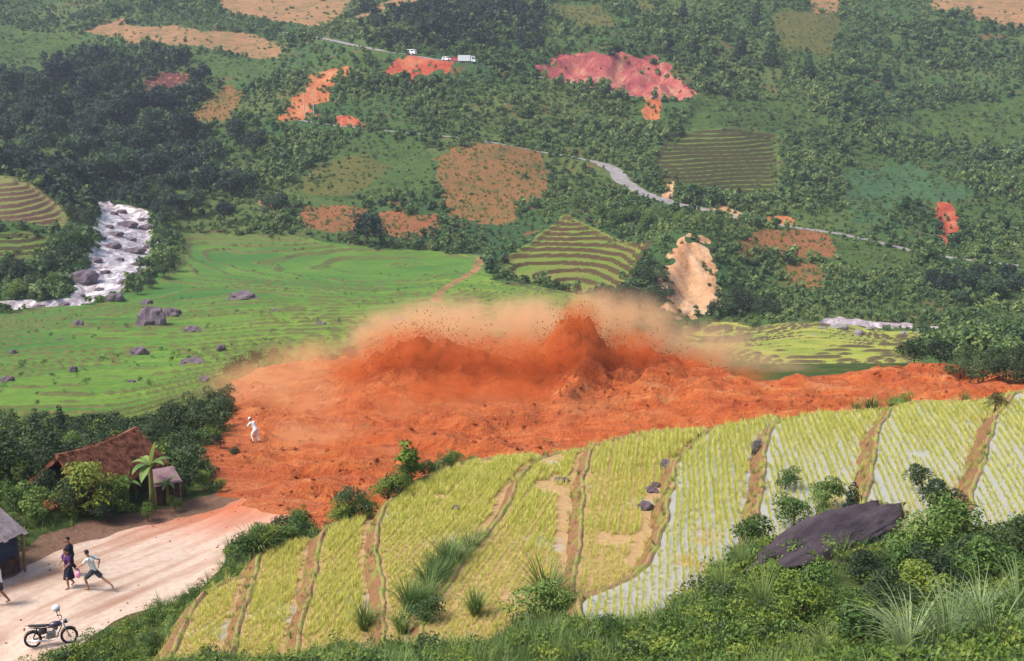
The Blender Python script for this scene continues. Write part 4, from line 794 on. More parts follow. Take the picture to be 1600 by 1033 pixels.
# thicket of the right foreground
for (u, v, h, k, l) in [(1240,838,54,'shrub','leafy shrub behind the left half of the rock slab'),(1290,815,50,'yshrub','yellow green shrub behind the middle of the rock slab'),(1225,800,36,'shrub','small shrub at the foot of the flooded terrace left of the slab'),(1500,860,92,'shrub','tall green shrub at the right above the pale grass'),(1560,930,90,'shrub','tall shrub behind the pale grass at the right edge'),(1440,960,84,'yshrub','yellow green shrub left of the pale grass clumps')]:
    plant(k, 'shrub', u, v, h, l, 'shrub', None, 1.15)
for (u, v, h, k, l) in [(1185,862,66,'shrub','leafy shrub at the left end of the rock slab'),(1200,935,60,'yshrub','bright green shrub below the left end of the rock slab'),(1160,900,64,'tuft','grass tuft left of the rock slab'),(1130,935,70,'tuft','broad grass tuft above the small flat stones'),(1190,965,84,'tuft','arching grass tuft in the right foreground centre'),(1250,985,84,'yshrub','yellow green shrub in the right foreground'),(1285,945,62,'shrub','dense leafy shrub below the rock slab'),(1345,912,60,'dark','dark shrub in front of the rock slab'),(1400,905,66,'shrub','tall leafy shrub right of the rock slab'),(1430,880,90,'shrub','leafy shrub at the right end of the rock slab'),(1440,800,44,'dark','low dark shrub at the foot of the terrace behind the rock slab'),(1480,830,66,'dark','dark green shrub near the right terrace foot'),(1400,975,80,'dark','dark shrub in the middle of the right thicket'),(1460,940,84,'dark','brownish dark shrub in the right thicket'),(1520,900,78,'dark','dark shrub near the right edge of the thicket'),(1570,880,76,'dark','shadowy shrub at the right edge below the highest terrace'),
                     (1350,1020,84,'shrub','leafy shrub at the bottom edge in the right thicket'),(1290,1035,70,'tuft','grass tuft at the bottom edge of the right thicket'),(1100,990,56,'shrub','leafy shrub below the small flat stones'),(1050,1000,50,'shrub','shrub at the bottom, right of centre'),(985,1005,52,'tuft','grass tuft at the bottom, right of centre'),(940,1000,48,'shrub','shrub at the bottom centre'),(1420,1035,120,'ptuft','pale arching grass at the bottom right, leftmost clump'),(1480,1040,140,'ptuft','pale arching grass at the bottom right, middle clump'),(1550,1035,130,'ptuft','pale arching grass at the bottom right corner'),(1590,985,110,'ptuft','pale grass at the right edge above the corner clump'),(1530,985,90,'ptuft','pale grass behind the corner clumps')]:
    plant(k, 'grass_tuft' if 'tuft' in k else 'shrub', u, v, h, l, 'grass' if 'tuft' in k else 'shrub', None, 1.1)
# ground cover of the near banks
COVER = [blade_mesh(f'cover_grass_{i}', 26, .42, .016, 1.0, 400 + i, 'grass', 3, 1.1, .12) for i in range(3)] + [leaf_mesh(f'cover_leaf_{i}', blobby(410 + i, .6, .42, 5), 150, .058, 420 + i, ('shrub_leaf', 'yellow_leaf', 'dark_leaf')[i], .55) for i in range(3)]
def cover():
    n = 90000; Y = 17 + 93 * RNG.random(n) ** 1.3; X = RNG.uniform(-1, 1, n) * (.46 * Y + 2); Z = ground(X, Y); uu, vv, vis = in_view(X, Y, Z, 40, 90)
    m = vis & (zone_at(X, Y) == 1005) & ~on_terrace(X, Y, .25); dr, _ = poly_dist(X, Y, ROADP, True); m &= dr > .4; m &= ~((X > 10) & (Y > 84)); m &= ~((uu > 1205) & (uu < 1410) & (vv > 795) & (vv < 960) & (vv < 1400 - .38 * uu + 55) & (vv > 1340 - .38 * uu - 20) & (RNG.random(n) < .9))
    m &= ~((uu > 95) & (uu < 330) & (vv > 760) & (vv < 870) & (RNG.random(n) < .8)); X, Y, Z = X[m], Y[m], Z[m]
    dens = fbm(X / 3.5, Y / 3.5, 75, 3); q = RNG.random(len(X)) < np.where(Y < 45, .85, .62) * np.clip(.8 + dens, .3, 1); X, Y, Z, dens = X[q], Y[q], Z[q], dens[q]
    s = (.6 + .9 * RNG.random(len(X)) ** 2) * np.where(Y > 62, 2.2, 1.15) * (1 + .5 * np.clip(dens, -.5, .6)); k = np.where(fbm(X / 4, Y / 4, 77, 2) + .4 * RNG.normal(size=len(X)) > -.12, RNG.integers(0, 3, len(X)), RNG.integers(3, 6, len(X))); k = np.where((k == 5) & (Y < 45) & (RNG.random(len(X)) < .6), 4, k); k = np.where((Y > 62) & (RNG.random(len(X)) < .6), 5, k)
    scatter('bank_undergrowth', np.c_[X, Y, Z - .03], s, COVER, 'tangled grass and low weeds covering the near banks', idx=k); return len(X)
print('cover', cover())

# weeds along the little banks of the valley paddies
def weeds():
    n = 60000; Y = 100 + 205 * RNG.random(n) ** .8; X = RNG.uniform(-.48, .22, n) * Y; m = zone_at(X, Y) == 0; X, Y = X[m], Y[m]; e = .5; gz = ground(X, Y); sl = np.abs(ground(X, Y + e) - ground(X, Y - e)) / (2 * e)
    m = (sl > .25) & (fbm(X / 14, Y / 5, 97, 3) > -.02) & (RNG.random(len(X)) < .55); X, Y, gz = X[m], Y[m], gz[m]; k = np.where(RNG.random(len(X)) < .5, 5, RNG.integers(0, 5, len(X)))
    scatter('paddy_edge_weeds', np.c_[X, Y, gz], .5 + 1.3 * RNG.random(len(X)) ** 3, COVER, 'weeds growing along the low banks between the valley paddies', idx=k); return len(X)
print('weeds', weeds())
# ------------------------------------------------------------------ boulders and stones
def m_rock(name, a, b):
    t = NT(name); f = t.noise(1.6, 6, .7); g = t.noise(6, 4, .7); c = t.ramp(f, [(.3, a), (.7, b)]); c = t.mix(t.math('MULTIPLY', t.grey(g, .5, .75), .4), c, tuple(q * .4 for q in a)); t.bump(g, .8, .1); return t.fin(c, .9, .15)
M.update(rock=m_rock('purple_grey_rock', (.075, .055, .07), (.20, .155, .175)), slab=m_rock('dark_slab_rock', (.03, .022, .028), (.095, .07, .08)), stone=m_rock('grey_stone', (.16, .15, .14), (.34, .32, .31)))
def rock_mesh(name, seed, mat, sub=3, rough=.35):
    bm = bmesh.new(); bmesh.ops.create_icosphere(bm, subdivisions=sub, radius=1)
    for v in bm.verts:
        p = v.co.normalized(); q = p * 1.3 + Vector((seed * 3.7, seed * 1.3, 0)); k = 1 + rough * mnoise.noise(q) + rough * .5 * mnoise.noise(q * 2.3) + .12 * mnoise.noise(q * 5)
        c = p * k; c.z = max(c.z, -.35); c.z = min(c.z, .8 + .2 * mnoise.noise(q * 1.7)); v.co = c
    me = bpy.data.meshes.new(name); bm.to_mesh(me); bm.free(); me.materials.append(M[mat]); return me
ROCKS = [rock_mesh('boulder', i + 1, 'rock') for i in range(5)]; STONES = [rock_mesh('stone', i + 11, 'stone') for i in range(3)]
def rock(name, u, v, wp, hp, label, group, meshes, cat='boulder', pos=None, ymin=0):
    x, y, _ = pos if pos else hit(u, v, ymin); z = g1(x, y); tz = top_of_terrace(x, y); z = tz if tz is not None and tz > z else z; k = px2m(y, z); w_ = wp * k * .55; h_ = hp * k * .9
    o = link(name, GR.choice(meshes), None, (x, y, z + h_ * .12), (GR.uniform(-.1, .1), GR.uniform(-.1, .1), GR.uniform(-.5, .5)), (w_, max(w_ * .75, h_ * .8), h_)); tag(o, label, cat, group); return o
for (u, v, w_, h_, l) in [(238,505,48,40,'largest purple grey boulder in the green rice'),(266,492,34,24,'boulder leaning on the right of the largest one in the rice'),(300,514,30,14,'flat boulder lower right of the largest one'),(380,464,48,20,'long purple boulder alone in the rice right of the big pair'),(217,550,30,22,'rounded boulder in the rice midway down the left'),(303,564,46,18,'long dark flat boulder near the mud edge'),(122,507,20,18,'small boulder left of the largest one'),(114,578,12,12,'tiny boulder in the lower left rice'),(12,590,22,14,'boulder at the left edge of the rice'),(230,472,20,12,'small boulder above the largest one'),(180,470,30,16,'boulder at the rice margin below the river'),(132,436,48,26,'big purple boulder on the left river bank'),(95,528,12,8,'pebble like boulder among the left rice'),(320,590,20,12,'boulder beside the brown bushes at the mud edge'),(345,545,16,10,'small boulder just left of the brown bushes'),(205,590,14,7,'flat stone among the lower left rice'),(500,503,20,8,'flat rock in the rice above the mud'),(628,500,34,14,'dark rock at the far edge of the mud'),(430,482,14,6,'flat stone in the rice right of the long purple boulder'),(20,548,12,8,'small rock near the left edge of the rice')]:
    rock('boulder', u, v, w_ * .88, h_ * .8, l, 'boulders in the valley rice', ROCKS)
L_ = 'wet rock breaking the white water of the river'
for (u, v, w_, h_) in [(200,348,30,12),(182,362,22,9),(230,354,26,11),(175,380,26,11),(212,388,32,11),(160,370,13,7),(150,403,20,9),(216,408,22,8),(187,400,12,6),(155,447,14,7),(128,457,10,6),(190,327,16,8),(226,428,24,12),(196,440,22,10),(170,350,14,7),(205,370,16,7),(232,385,16,8),(165,420,14,7),(178,330,12,6),(100,470,16,8),(60,474,18,8),(140,425,16,8),(222,340,14,7)]:
    rock('river_rock', u, v, w_, h_ * .75, 'wet rock at the head of the rapids' if v < 360 else 'wet rock in the middle of the rapids' if v < 415 else 'wet rock where the rapids bend to the left edge', 'rocks at the head of the rapids' if v < 360 else 'rocks in the middle of the rapids' if v < 415 else 'rocks at the bend of the rapids', ROCKS, 'rock')
L_ = 'pale rock beside the thin stream beyond the yellow paddies'
for (u, v, w_, h_) in [(1285,510,16,8),(1310,509,26,9),(1342,520,15,9),(1396,511,26,10),(1412,519,13,7),(1360,514,12,6),(1440,520,14,7),(1330,505,10,6),(1270,520,12,6)]:
    rock('stream_rock', u, v, w_, h_, L_, 'rocks along the thin stream', STONES, 'rock', ymin=120)
for (u, v, w_, h_, z, l) in [(1188,690,24,20,-15.6,'grey stone lodged on the bund at the top of a terrace riser'),(1040,718,18,16,-16.1,'dark stone on the bund above the bare orange soil'),(1018,768,20,9,-16.5,'flat stone lying above the bare orange soil'),(1008,795,24,13,-16.5,'stone lying in the bare orange soil'),(1024,758,16,7,-16.45,'small flat stone topmost on the bare orange soil'),(1078,938,44,12,-15.9,'flat stone at the foot of the long curved terrace'),(1050,958,36,10,-15.9,'lower flat stone at the foot of the long curved terrace'),(712,795,14,8,-17.15,'small stone among the rice of the widest yellow terrace'),(878,752,22,7,-16.9,'flat pale stone near the head of the diagonal bund terrace'),(270,688,12,8,-22.3,'small pale stone at the mud edge behind the hut')]:
    q = at_z(u, v, z); rock('stone', u, v, w_, h_, l, 'stones on the terraces', ROCKS, 'stone', pos=(float(q[0]), float(q[1]), z))
def slab():
    a = Vector(hit(1212, 905)); b = Vector(hit(1402, 812)); c = (a + b) / 2; d = b - a; L = d.length; me = rock_mesh('rock_slab', 5, 'slab', 5, .22)
    for v_ in me.vertices: q = Vector(v_.co); v_.co = q * (1 + .05 * mnoise.noise(q * 6) + .03 * mnoise.noise(q * 13))
    me.polygons.foreach_set('use_smooth', [True] * len(me.polygons)); z = g1(c.x, c.y)
    o = link('rock_slab', me, None, (c.x, c.y, z + .10), (.10, -math.atan2(d.z, math.hypot(d.x, d.y)) * .9, math.atan2(d.y, d.x)), (L * .54, 1.15, .62)); tag(o, 'dark purple rock slab lying among the right foreground shrubs', 'rock')
slab()

# ------------------------------------------------------------------ huts
M.update(thatch=plain('red_brown_thatch', (.17, .07, .045), .95, .05, 0, .7, 3), plank=plain('dark_plank', (.085, .055, .045), .85, .1, 0, .4, 4), board=plain('grey_roof_board', (.19, .155, .17), .8, .2, 0, .4, 3), tarp=plain('dark_blue_cloth', (.03, .04, .075), .8, .2), post=plain('post_wood', (.20, .13, .085), .85, .1), tin=plain('rusty_purple_sheet', (.22, .13, .14), .6, .3, 0, .3, 3), clay=m_soil('red_clay', (.30, .10, .05), (.46, .2, .11), amount=.15, fs=4))
PEB = [rock_mesh(f'pebble_{i}', i + 41, 'clay', 1, .4) for i in range(3)]
def pebbles():
    n = 4000; X = RNG.uniform(-30, -6, n); Y = RNG.uniform(36, 64, n); m = in_poly(X, Y, ROADP) & (zone_at(X, Y) == 1001); X, Y = X[m], Y[m]; d, _ = poly_dist(X, Y, ROADP, True); q = RNG.random(len(X)) < np.where(d < 1.0, .6, .05); X, Y = X[q], Y[q]
    scatter('road_pebbles', np.c_[X, Y, ground(X, Y)], .012 + .05 * RNG.random(len(X)) ** 3, PEB, 'small stones scattered along the dirt road', tilt=.6)
pebbles()
DR = Vector((.46, .888, 0)).normalized(); DP = Vector((DR.y, -DR.x, 0))
def frame(o): return Matrix(((DR.x, DP.x, 0, o[0]), (DR.y, DP.y, 0, o[1]), (0, 0, 1, o[2]), (0, 0, 0, 1)))
def thatched_hut():
    R1 = Vector(at_z(208, 672, -17.9)); L = 4.7; rid = R1.z; ctr = R1 - DR * L / 2; gz = g1(ctr.x + .9, ctr.y); root = link('thatched_hut', None, None, (ctr.x, ctr.y, gz), (0, 0, math.atan2(DR.y, DR.x))); tag(root, 'long hut with red brown thatched roof on the far side of the road', 'hut')
    # local x along the ridge, local -y towards the road
    H = rid - gz; ev = H - 1.45; wf, wb = 1.75, 2.0; h2 = L / 2
    mb = MB(); th = .22
    for sgn, wd in ((-1, wf), (1, wb)):
        a = [(-h2 - .2, 0, H), (h2 + .2, 0, H), (h2 + .25, sgn * wd, ev), (-h2 - .25, sgn * wd, ev)]; nseg = 10; V = []; F = []
        for j in range(nseg + 1):
            for i in range(21):
                t = j / nseg; s = i / 20; p = Vector(a[0]).lerp(Vector(a[1]), s).lerp(Vector(a[3]).lerp(Vector(a[2]), s), t); p.z +=   .2 * mnoise.noise(p * .8 + Vector((0, 0, 7))) - .25 * math.sin(math.pi * s) * (1 - t) + .04 * mnoise.noise(p * 3); V.append(p); V.append(p - Vector((0, 0, th)))
        idx = lambda j, i, k: (j * 21 + i) * 2 + k
        for j in range(nseg):
            for i in range(20):
                F.append((idx(j, i, 0), idx(j, i + 1, 0), idx(j + 1, i + 1, 0), idx(j + 1, i, 0))); F.append((idx(j, i, 1), idx(j + 1, i, 1), idx(j + 1, i + 1, 1), idx(j, i + 1, 1)))
        for i in range(20): F.append((idx(nseg, i, 0), idx(nseg, i + 1, 0), idx(nseg, i + 1, 1), idx(nseg, i, 1)))
        for j in range(nseg): F.append((idx(j, 0, 0), idx(j + 1, 0, 0), idx(j + 1, 0, 1), idx(j, 0, 1))); F.append((idx(j, 20, 0), idx(j, 20, 1), idx(j + 1, 20, 1), idx(j + 1, 20, 0)))
        mb.add(V, F)
    rf = mb.build('roof', M['thatch'], root)
    g = random.Random(4); V = []; F = []
    for i in range(5200):
        sgn = -1 if g.random() < .7 else 1; wd = wf if sgn < 0 else wb; t = min(1, g.random() ** .8 * 1.02); s = g.uniform(-h2 - .25, h2 + .25); z = H - 1.45 * t + g.uniform(-.02, .14); y = sgn * wd * t; l = g.uniform(.25, .6); sl = 1.45 / wd; dx = g.gauss(0, .1); ww = g.uniform(.01, .03); o = len(V)
        V += [(s - ww, y, z + .02), (s + ww, y, z + .02), (s + dx, y + sgn * l * .75, z - sl * l * .7 + g.uniform(-.04, .06))]; F.append((o, o + 1, o + 2))
    st = MB(); st.add(V, F); tag(st.build('straw', M['thatch'], rf), kind='stuff')
    rc = MB(); rc.tube([(-h2 - .25, 0, H + .02), (-h2 / 2, 0, H - .14), (0, 0, H - .22), (h2 / 2, 0, H - .14), (h2 + .25, 0, H + .03)], .13, 7); rc.build('ridge_roll', M['thatch'], rf)
    wl = link('wall', None, root); n = 24
    for i in range(n):
        x = -h2 + .3 + (L - .6) * (i + .5) / n
        if 9 <= i <= 11: continue
        mb = MB(); mb.box((x, -1.0 + g.uniform(-.015, .015), (ev + .35 - .6) / 2), ((L - .6) / n * .93, .05, ev + .35 + .6 + g.uniform(-.1, .02))); mb.build('plank', M['plank'], wl)
    for sx in (-1, 1):
        for i in range(9):
            y = -1 + 2.4 * (i + .5) / 9; mb = MB(); mb.box((sx * (h2 - .3), y, (ev + .5 - .6) / 2), (.05, 2.4 / 9 * .93, ev + .5 + .6)); mb.build('plank', M['plank'], wl)
    mb = MB(); mb.box((0, 1.4, ev / 2 - .2), (L - .6, .06, ev + .9)); mb.build('rear_wall', M['plank'], root)
    for x in (-h2 + .1, -h2 + 1.9, .2, h2 - 1.6, h2 - .1): mb = MB(); mb.tube([(x, -wf + .25, -.8), (x + .02, -wf + .27, ev + .1)], [.075, .06], 7); mb.build('post', M['post'], root)
    mb = MB(); mb.beam((-h2, -wf + .26, ev + .0), (h2, -wf + .26, ev + .0), .09, .11); mb.build('eave_beam', M['post'], root)
    return root
HUT = thatched_hut()
def plank_hut():
    E = Vector(at_z(42, 832, -18.5)); o = E - DR * 2.2; gz = g1(o.x - 1, o.y); root = link('plank_roof_hut', None, None, (o.x, o.y, gz), (0, 0, math.atan2(DR.y, DR.x))); tag(root, 'hut with grey board roof cut off by the left edge', 'hut')
    ev = E.z - gz; n = 18; g = random.Random(8); rf = link('roof', None, root)
    for i in range(n):
        x = 2.2 - 4.4 * (i + .5) / n; mb = MB(); dz = g.uniform(-.015, .02) + (.03 if i % 2 else 0); mb.beam((x, 0 - g.uniform(0, .12), ev + dz), (x + g.uniform(-.02, .02), 2.0, ev + 1.15 + dz), 4.4 / n * (1.05 if i % 2 else .9), .025); mb.build('roof_board', M['board'], rf)
    for i in range(n):
        x = 2.2 - 4.4 * (i + .5) / n; mb = MB(); dz = g.uniform(-.015, .02) + (.03 if i % 2 else 0); mb.beam((x, 2.03, ev + 1.14 + dz), (x, 3.9, ev + .1 + dz), 4.4 / n * (1.05 if i % 2 else .9), .025); mb.build('roof_board', M['board'], rf)
    wl = link('wall', None, root)
    for i in range(14): mb = MB(); x = -2.0 + 4.0 * (i + .5) / 14; mb.box((x, .35 + g.uniform(-.01, .01), ev / 2 - .2), (4.0 / 14 * .94, .05, ev + .55)); mb.build('plank', M['plank'], wl)
    for i in range(11): mb = MB(); y = .38 + 3.2 * (i + .5) / 11; hh = ev + (1.0 * (1 - abs(y - 2) / 1.8)); mb.box((2.02, y, hh / 2 - .3), (.05, 3.2 / 11 * .94, hh + .5)); mb.build('plank', M['plank'], wl)
    V = []; F = []
    for j in range(7):
        for i in range(9): x = .5 + 1.45 * i / 8; V.append((x, .28 - .05 * math.sin(i * 2.1) - .02 * j / 6, .35 + (ev - .45) * (1 - j / 6)))
    for j in range(6):
        for i in range(8): F.append((j * 9 + i, j * 9 + i + 1, (j + 1) * 9 + i + 1, (j + 1) * 9 + i))
    mb = MB(); mb.add(V, F); o2 = mb.build('door_cloth', M['tarp'], root, True); md = o2.modifiers.new('thick', 'SOLIDIFY'); md.thickness = .02
    for x in (-2.05, 2.05): mb = MB(); mb.tube([(x, .12, -.6), (x, .12, ev - .02)], .06, 7); mb.build('post', M['post'], root)
    return root
PHUT = plank_hut()
def small_shed():
    c = Vector(at_z(256, 748, -19.8)); gz = g1(c.x, c.y); root = link('small_shed', None, None, (c.x, c.y, gz), (0, 0, math.atan2(DR.y, DR.x) - .5)); tag(root, 'small shed with purple brown sheet roof behind the banana plant', 'shed'); H = c.z - gz; g = random.Random(3)
    rf = link('roof', None, root)
    for i in range(4): mb = MB(); x = -.5 + i * .34; mb.beam((x, -.65, H - .12 + .01 * (i % 2)), (x, .65, H + .35 + .01 * (i % 2)), .36, .02); mb.build('roof_sheet', M['tin'], rf)
    wl = link('wall', None, root)
    for i in range(6): mb = MB(); mb.box((-.5 + i * .2, -.4, (H - .5) / 2), (.185, .04, H + .2)); mb.build('plank', M['plank'], wl)
    for (x, y, h) in ((-.6, -.5, H - .1), (.62, -.5, H - .1), (-.6, .5, H + .25), (.62, .5, H + .25)): mb = MB(); mb.tube([(x, y, -.5), (x, y, h)], .045, 6); mb.build('post', M['post'], root)
small_shed()
def mound(u, v, wp, hp, z, label, name='earth_mound'):
    q = at_z(u, v, z); x, y = float(q[0]), float(q[1]); gz = g1(x, y); k = px2m(y, gz); g = rock_mesh(name, 31 + u % 7, 'clay', 4, .5); o = link(name, g, None, (x, y, gz), (0, 0, u), (wp * k * .5, wp * k * .5, hp * k)); tag(o, label, 'mound')
mound(92, 808, 46, 22, -21.0, 'small mound of red clay between the two huts'); mound(80, 818, 30, 12, -21.0, 'low heap of red clay beside the plank roof hut')
# banana plants
def banana(u, v, hpx, nleaf, seed, label, z=-21.0):
    q = at_z(u, v, z); x, y = float(q[0]), float(q[1]); gz = g1(x, y); h = hpx * px2m(y, gz); g = random.Random(seed); root = link('banana_plant', None, None, (x, y, gz)); tag(root, label, 'banana plant', 'banana plants before the hut')
    mb = MB(); mb.tube([(0, 0, -.1), (.03, 0, h * .3), (.02, .03, h * .62), (.05, .03, h * .72)], [.10 * h / 2, .085 * h / 2, .07 * h / 2, .04 * h / 2], 8); mb.build('stem', M['stalk'], root, True)
    for i in range(nleaf):
        th = i * 2.4 + g.uniform(-.3, .3); l = h * g.uniform(.36, .52); wd = h * g.uniform(.055, .08); el = g.uniform(.5, 1.25) if i else 1.5; ns = 8; P = Vector((.04, .03, h * .68)); V = []; F = []; a = el
        d = Vector((math.cos(th), math.sin(th), 0)); s = Vector((-math.sin(th), math.cos(th), 0))
        for j in range(ns + 1):
            t = j / ns; ww = wd * (math.sin(math.pi * min(1, .08 + t * .95)) ** .6) * (0.25 if t < .12 else 1); jag = 1 + .12 * math.sin(j * 5.1 + i)
            V += [P + s * ww * jag + Vector((0, 0, .25 * ww)), P, P - s * ww / jag + Vector((0, 0, .25 * ww))]; P = P + (d * math.cos(a) + Vector((0, 0, math.sin(a)))) * l / ns; a -= g.uniform(.16, .30) if i else .05
        for j in range(ns): F += [(3 * j, 3 * j + 1, 3 * j + 4, 3 * j + 3), (3 * j + 1, 3 * j + 2, 3 * j + 5, 3 * j + 4)]
        mb = MB(); mb.add(V, F); mb.build('leaf', M['banana'], root)
banana(238, 797, 96, 9, 1, 'tall banana plant in front of the thatched hut'); banana(200, 806, 60, 7, 2, 'short banana plant left of the tall one'); banana(262, 790, 52, 6, 6, 'short banana plant half hidden before the small shed')

# ------------------------------------------------------------------ motorbike and helmet
M.update(black=plain('black_paint', (.018, .017, .022), .35, .5, 0, .2), rubber=plain('tyre_rubber', (.02, .02, .022), .85, .2), chrome=plain('chrome', (.62, .62, .64), .22, .5, 1, .05), seatm=plain('black_vinyl', (.02, .018, .024), .55, .3), redm=plain('tail_lens', (.35, .02, .02), .3, .5), glassm=plain('lamp_glass', (.6, .62, .65), .1, .6), whitep=plain('white_shell', (.80, .80, .80), .35, .5, 0, .04), engine=plain('engine_alloy', (.24, .24, .25), .4, .5, .7, .2), tankp=plain('dark_purple_paint', (.05, .035, .075), .3, .5, 0, .15))
def torus(mb, c, R, r, n=28, k=7, m=0, ax='y'):
    P = [(c[0] + R * math.cos(2 * math.pi * i / n), c[1], c[2] + R * math.sin(2 * math.pi * i / n)) for i in range(n + 1)]; V = []; F = []
    for i in range(n):
        t = 2 * math.pi * i / n
        for j in range(k): a = 2 * math.pi * j / k; rr = R + r * math.cos(a); V.append((c[0] + rr * math.cos(t), c[1] + r * math.sin(a), c[2] + rr * math.sin(t)))
    for i in range(n):
        for j in range(k): F.append((i * k + j, i * k + (j + 1) % k, ((i + 1) % n) * k + (j + 1) % k, ((i + 1) % n) * k + j))
    return mb.add(V, F, m)
def motorbike():
    x, y, z = (float(c) for c in at_z(80, 1004, -20.05)); gz = g1(x, y); root = link('motorbike', None, None, (x, y, gz), (math.radians(-6), 0, math.radians(16))); tag(root, 'black motorbike parked on the dirt road', 'motorbike'); root.scale = (1.0, 1, 1)
    for wx in (-.60, .62):
        wh = link('wheel', None, root); mb = MB(); torus(mb, (wx, 0, .30), .265, .042, 30, 8); mb.build('tyre', M['rubber'], wh, True)
        mb = MB(); torus(mb, (wx, 0, .30), .222, .014, 28, 6); mb.tube([(wx, -.05, .30), (wx, .05, .30)], .045, 10)
        for i in range(14): a = i * math.pi / 7; mb.tube([(wx, .03 * (-1) ** i, .30), (wx + .222 * math.cos(a), 0, .30 + .222 * math.sin(a))], .004, 4, cap=False)
        mb.build('rim', M['chrome'], wh, True)
        mb = MB(); V = []; F = []
        for i in range(9):
            a = (.25 + .55 * i / 8) * math.pi if wx > 0 else (.15 + .75 * i / 8) * math.pi
            for s in (-.05, .05): V.append((wx + .335 * math.cos(a), s, .30 + .335 * math.sin(a)))
        F = [(2 * i, 2 * i + 1, 2 * i + 3, 2 * i + 2) for i in range(8)]; mb.add(V, F); o = mb.build('mudguard', M['black'], root, True); md = o.modifiers.new('t', 'SOLIDIFY'); md.thickness = .01
    mb = MB()
    for s in (-.07, .07): mb.tube([(.62, s, .30), (.42, s, .86)], .018, 7)
    mb.build('fork', M['chrome'], root, True)
    mb = MB(); mb.tube([(.43, 0, .80), (.15, 0, .68), (-.30, 0, .66), (-.55, 0, .70)], .022, 7); mb.tube([(.40, 0, .72), (.22, 0, .32), (-.18, 0, .28)], .02, 7)
    for s in (-.06, .06): mb.tube([(-.18, s, .34), (-.60, s, .30)], .016, 6); mb.tube([(-.58, s * 1.3, .33), (-.45, s * 1.3, .66)], .022, 7)
    mb.build('chassis', M['black'], root, True)
    mb = MB(); mb.ball((.17, 0, .76), (.24, .12, .12), 14, 9, Matrix.Rotation(-.12, 3, 'Y')); mb.build('fuel_tank', M['tankp'], root, True)
    mb = MB(); mb.tube([(-.02, 0, .77), (-.15, 0, .755), (-.40, 0, .77), (-.66, 0, .80), (-.74, 0, .82)], [.07, .11, .12, .10, .04], 10, flat=.45); mb.build('seat', M['seatm'], root, True)
    mb = MB(); mb.box((.02, 0, .40), (.30, .20, .22)); mb.tube([(.10, 0, .48), (.20, 0, .66)], .08, 10); mb.tube([(-.05, -.13, .38), (-.05, .13, .38)], .10, 12); mb.build('engine', M['engine'], root)
    mb = MB(); mb.tube([(.20, -.09, .56), (.27, -.11, .36), (.10, -.13, .24), (-.25, -.14, .24), (-.80, -.15, .32)], [.02, .022, .024, .04, .042], 8); mb.build('exhaust', M['chrome'], root, True)
    mb = MB(); mb.ball((-.26, -.09, .56), (.15, .035, .10), 10, 7); mb.ball((-.26, .09, .56), (.15, .035, .10), 10, 7); mb.build('side_panel', M['black'], root, True)
    hb = MB(); hb.tube([(.30, -.36, .96), (.38, -.24, .98), (.41, 0, .92), (.38, .24, .98), (.30, .36, .96)], .014, 7); hb.tube([(.22, -.40, .955), (.31, -.355, .962)], .022, 7); hb.tube([(.22, .40, .955), (.31, .355, .962)], .022, 7); H = hb.build('handlebar', M['black'], root, True)
    for s in (-1, 1): mb = MB(); mb.tube([(.36, s * .26, .98), (.33, s * .30, 1.10), (.31, s * .33, 1.18)], .006, 5); mb.ball((.30, s * .34, 1.22), (.015, .06, .045), 10, 6); mb.build('mirror', M['black'], H, True)
    mb = MB(); mb.ball((.53, 0, .84), (.08, .085, .085), 12, 8); hl = mb.build('headlight', M['black'], root, True); mb = MB(); mb.ball((.59, 0, .84), (.03, .07, .07), 12, 8); mb.build('lens', M['glassm'], hl, True)
    mb = MB(); mb.box((-.86, 0, .70), (.05, .11, .07)); mb.build('tail_light', M['redm'], root); mb = MB(); mb.tube([(-.05, .10, .28), (-.12, .26, 0.0)], .012, 6); mb.build('kickstand', M['chrome'], root)
    mb = MB(); mb.tube([(-.50, -.12, .72), (-.84, -.10, .80), (-.84, .10, .80), (-.50, .12, .72)], .012, 6); mb.build('grab_rail', M['chrome'], root, True)
    # helmet hung on the near mirror
    root_m = root.matrix_basis; hp = root_m @ Vector((.28, .36, 1.27)); hp = Matrix.Translation(root.location) @ root.rotation_euler.to_matrix().to_4x4() @ Vector((.20, .33, 1.24))
    he = link('helmet', None, None, hp, (0, .2, .6)); tag(he, 'white helmet hung on the mirror of the parked motorbike', 'helmet')
    mb = MB(); V = []; F = []; mb.ball((0, 0, 0), (.155, .13, .135), 18, 12, fn=lambda p: 1.0 if p.z > -.45 else .93); mb.build('shell', M['whitep'], he, True)
    mb = MB(); mb.ball((.03, 0, -.045), (.135, .112, .075), 14, 8); mb.build('visor', M['black'], he, True); mb = MB(); mb.tube([(.02, -.11, -.08), (.05, -.05, -.17), (.05, .05, -.17), (.02, .11, -.08)], .010, 5); mb.build('strap', M['black'], he)
motorbike()

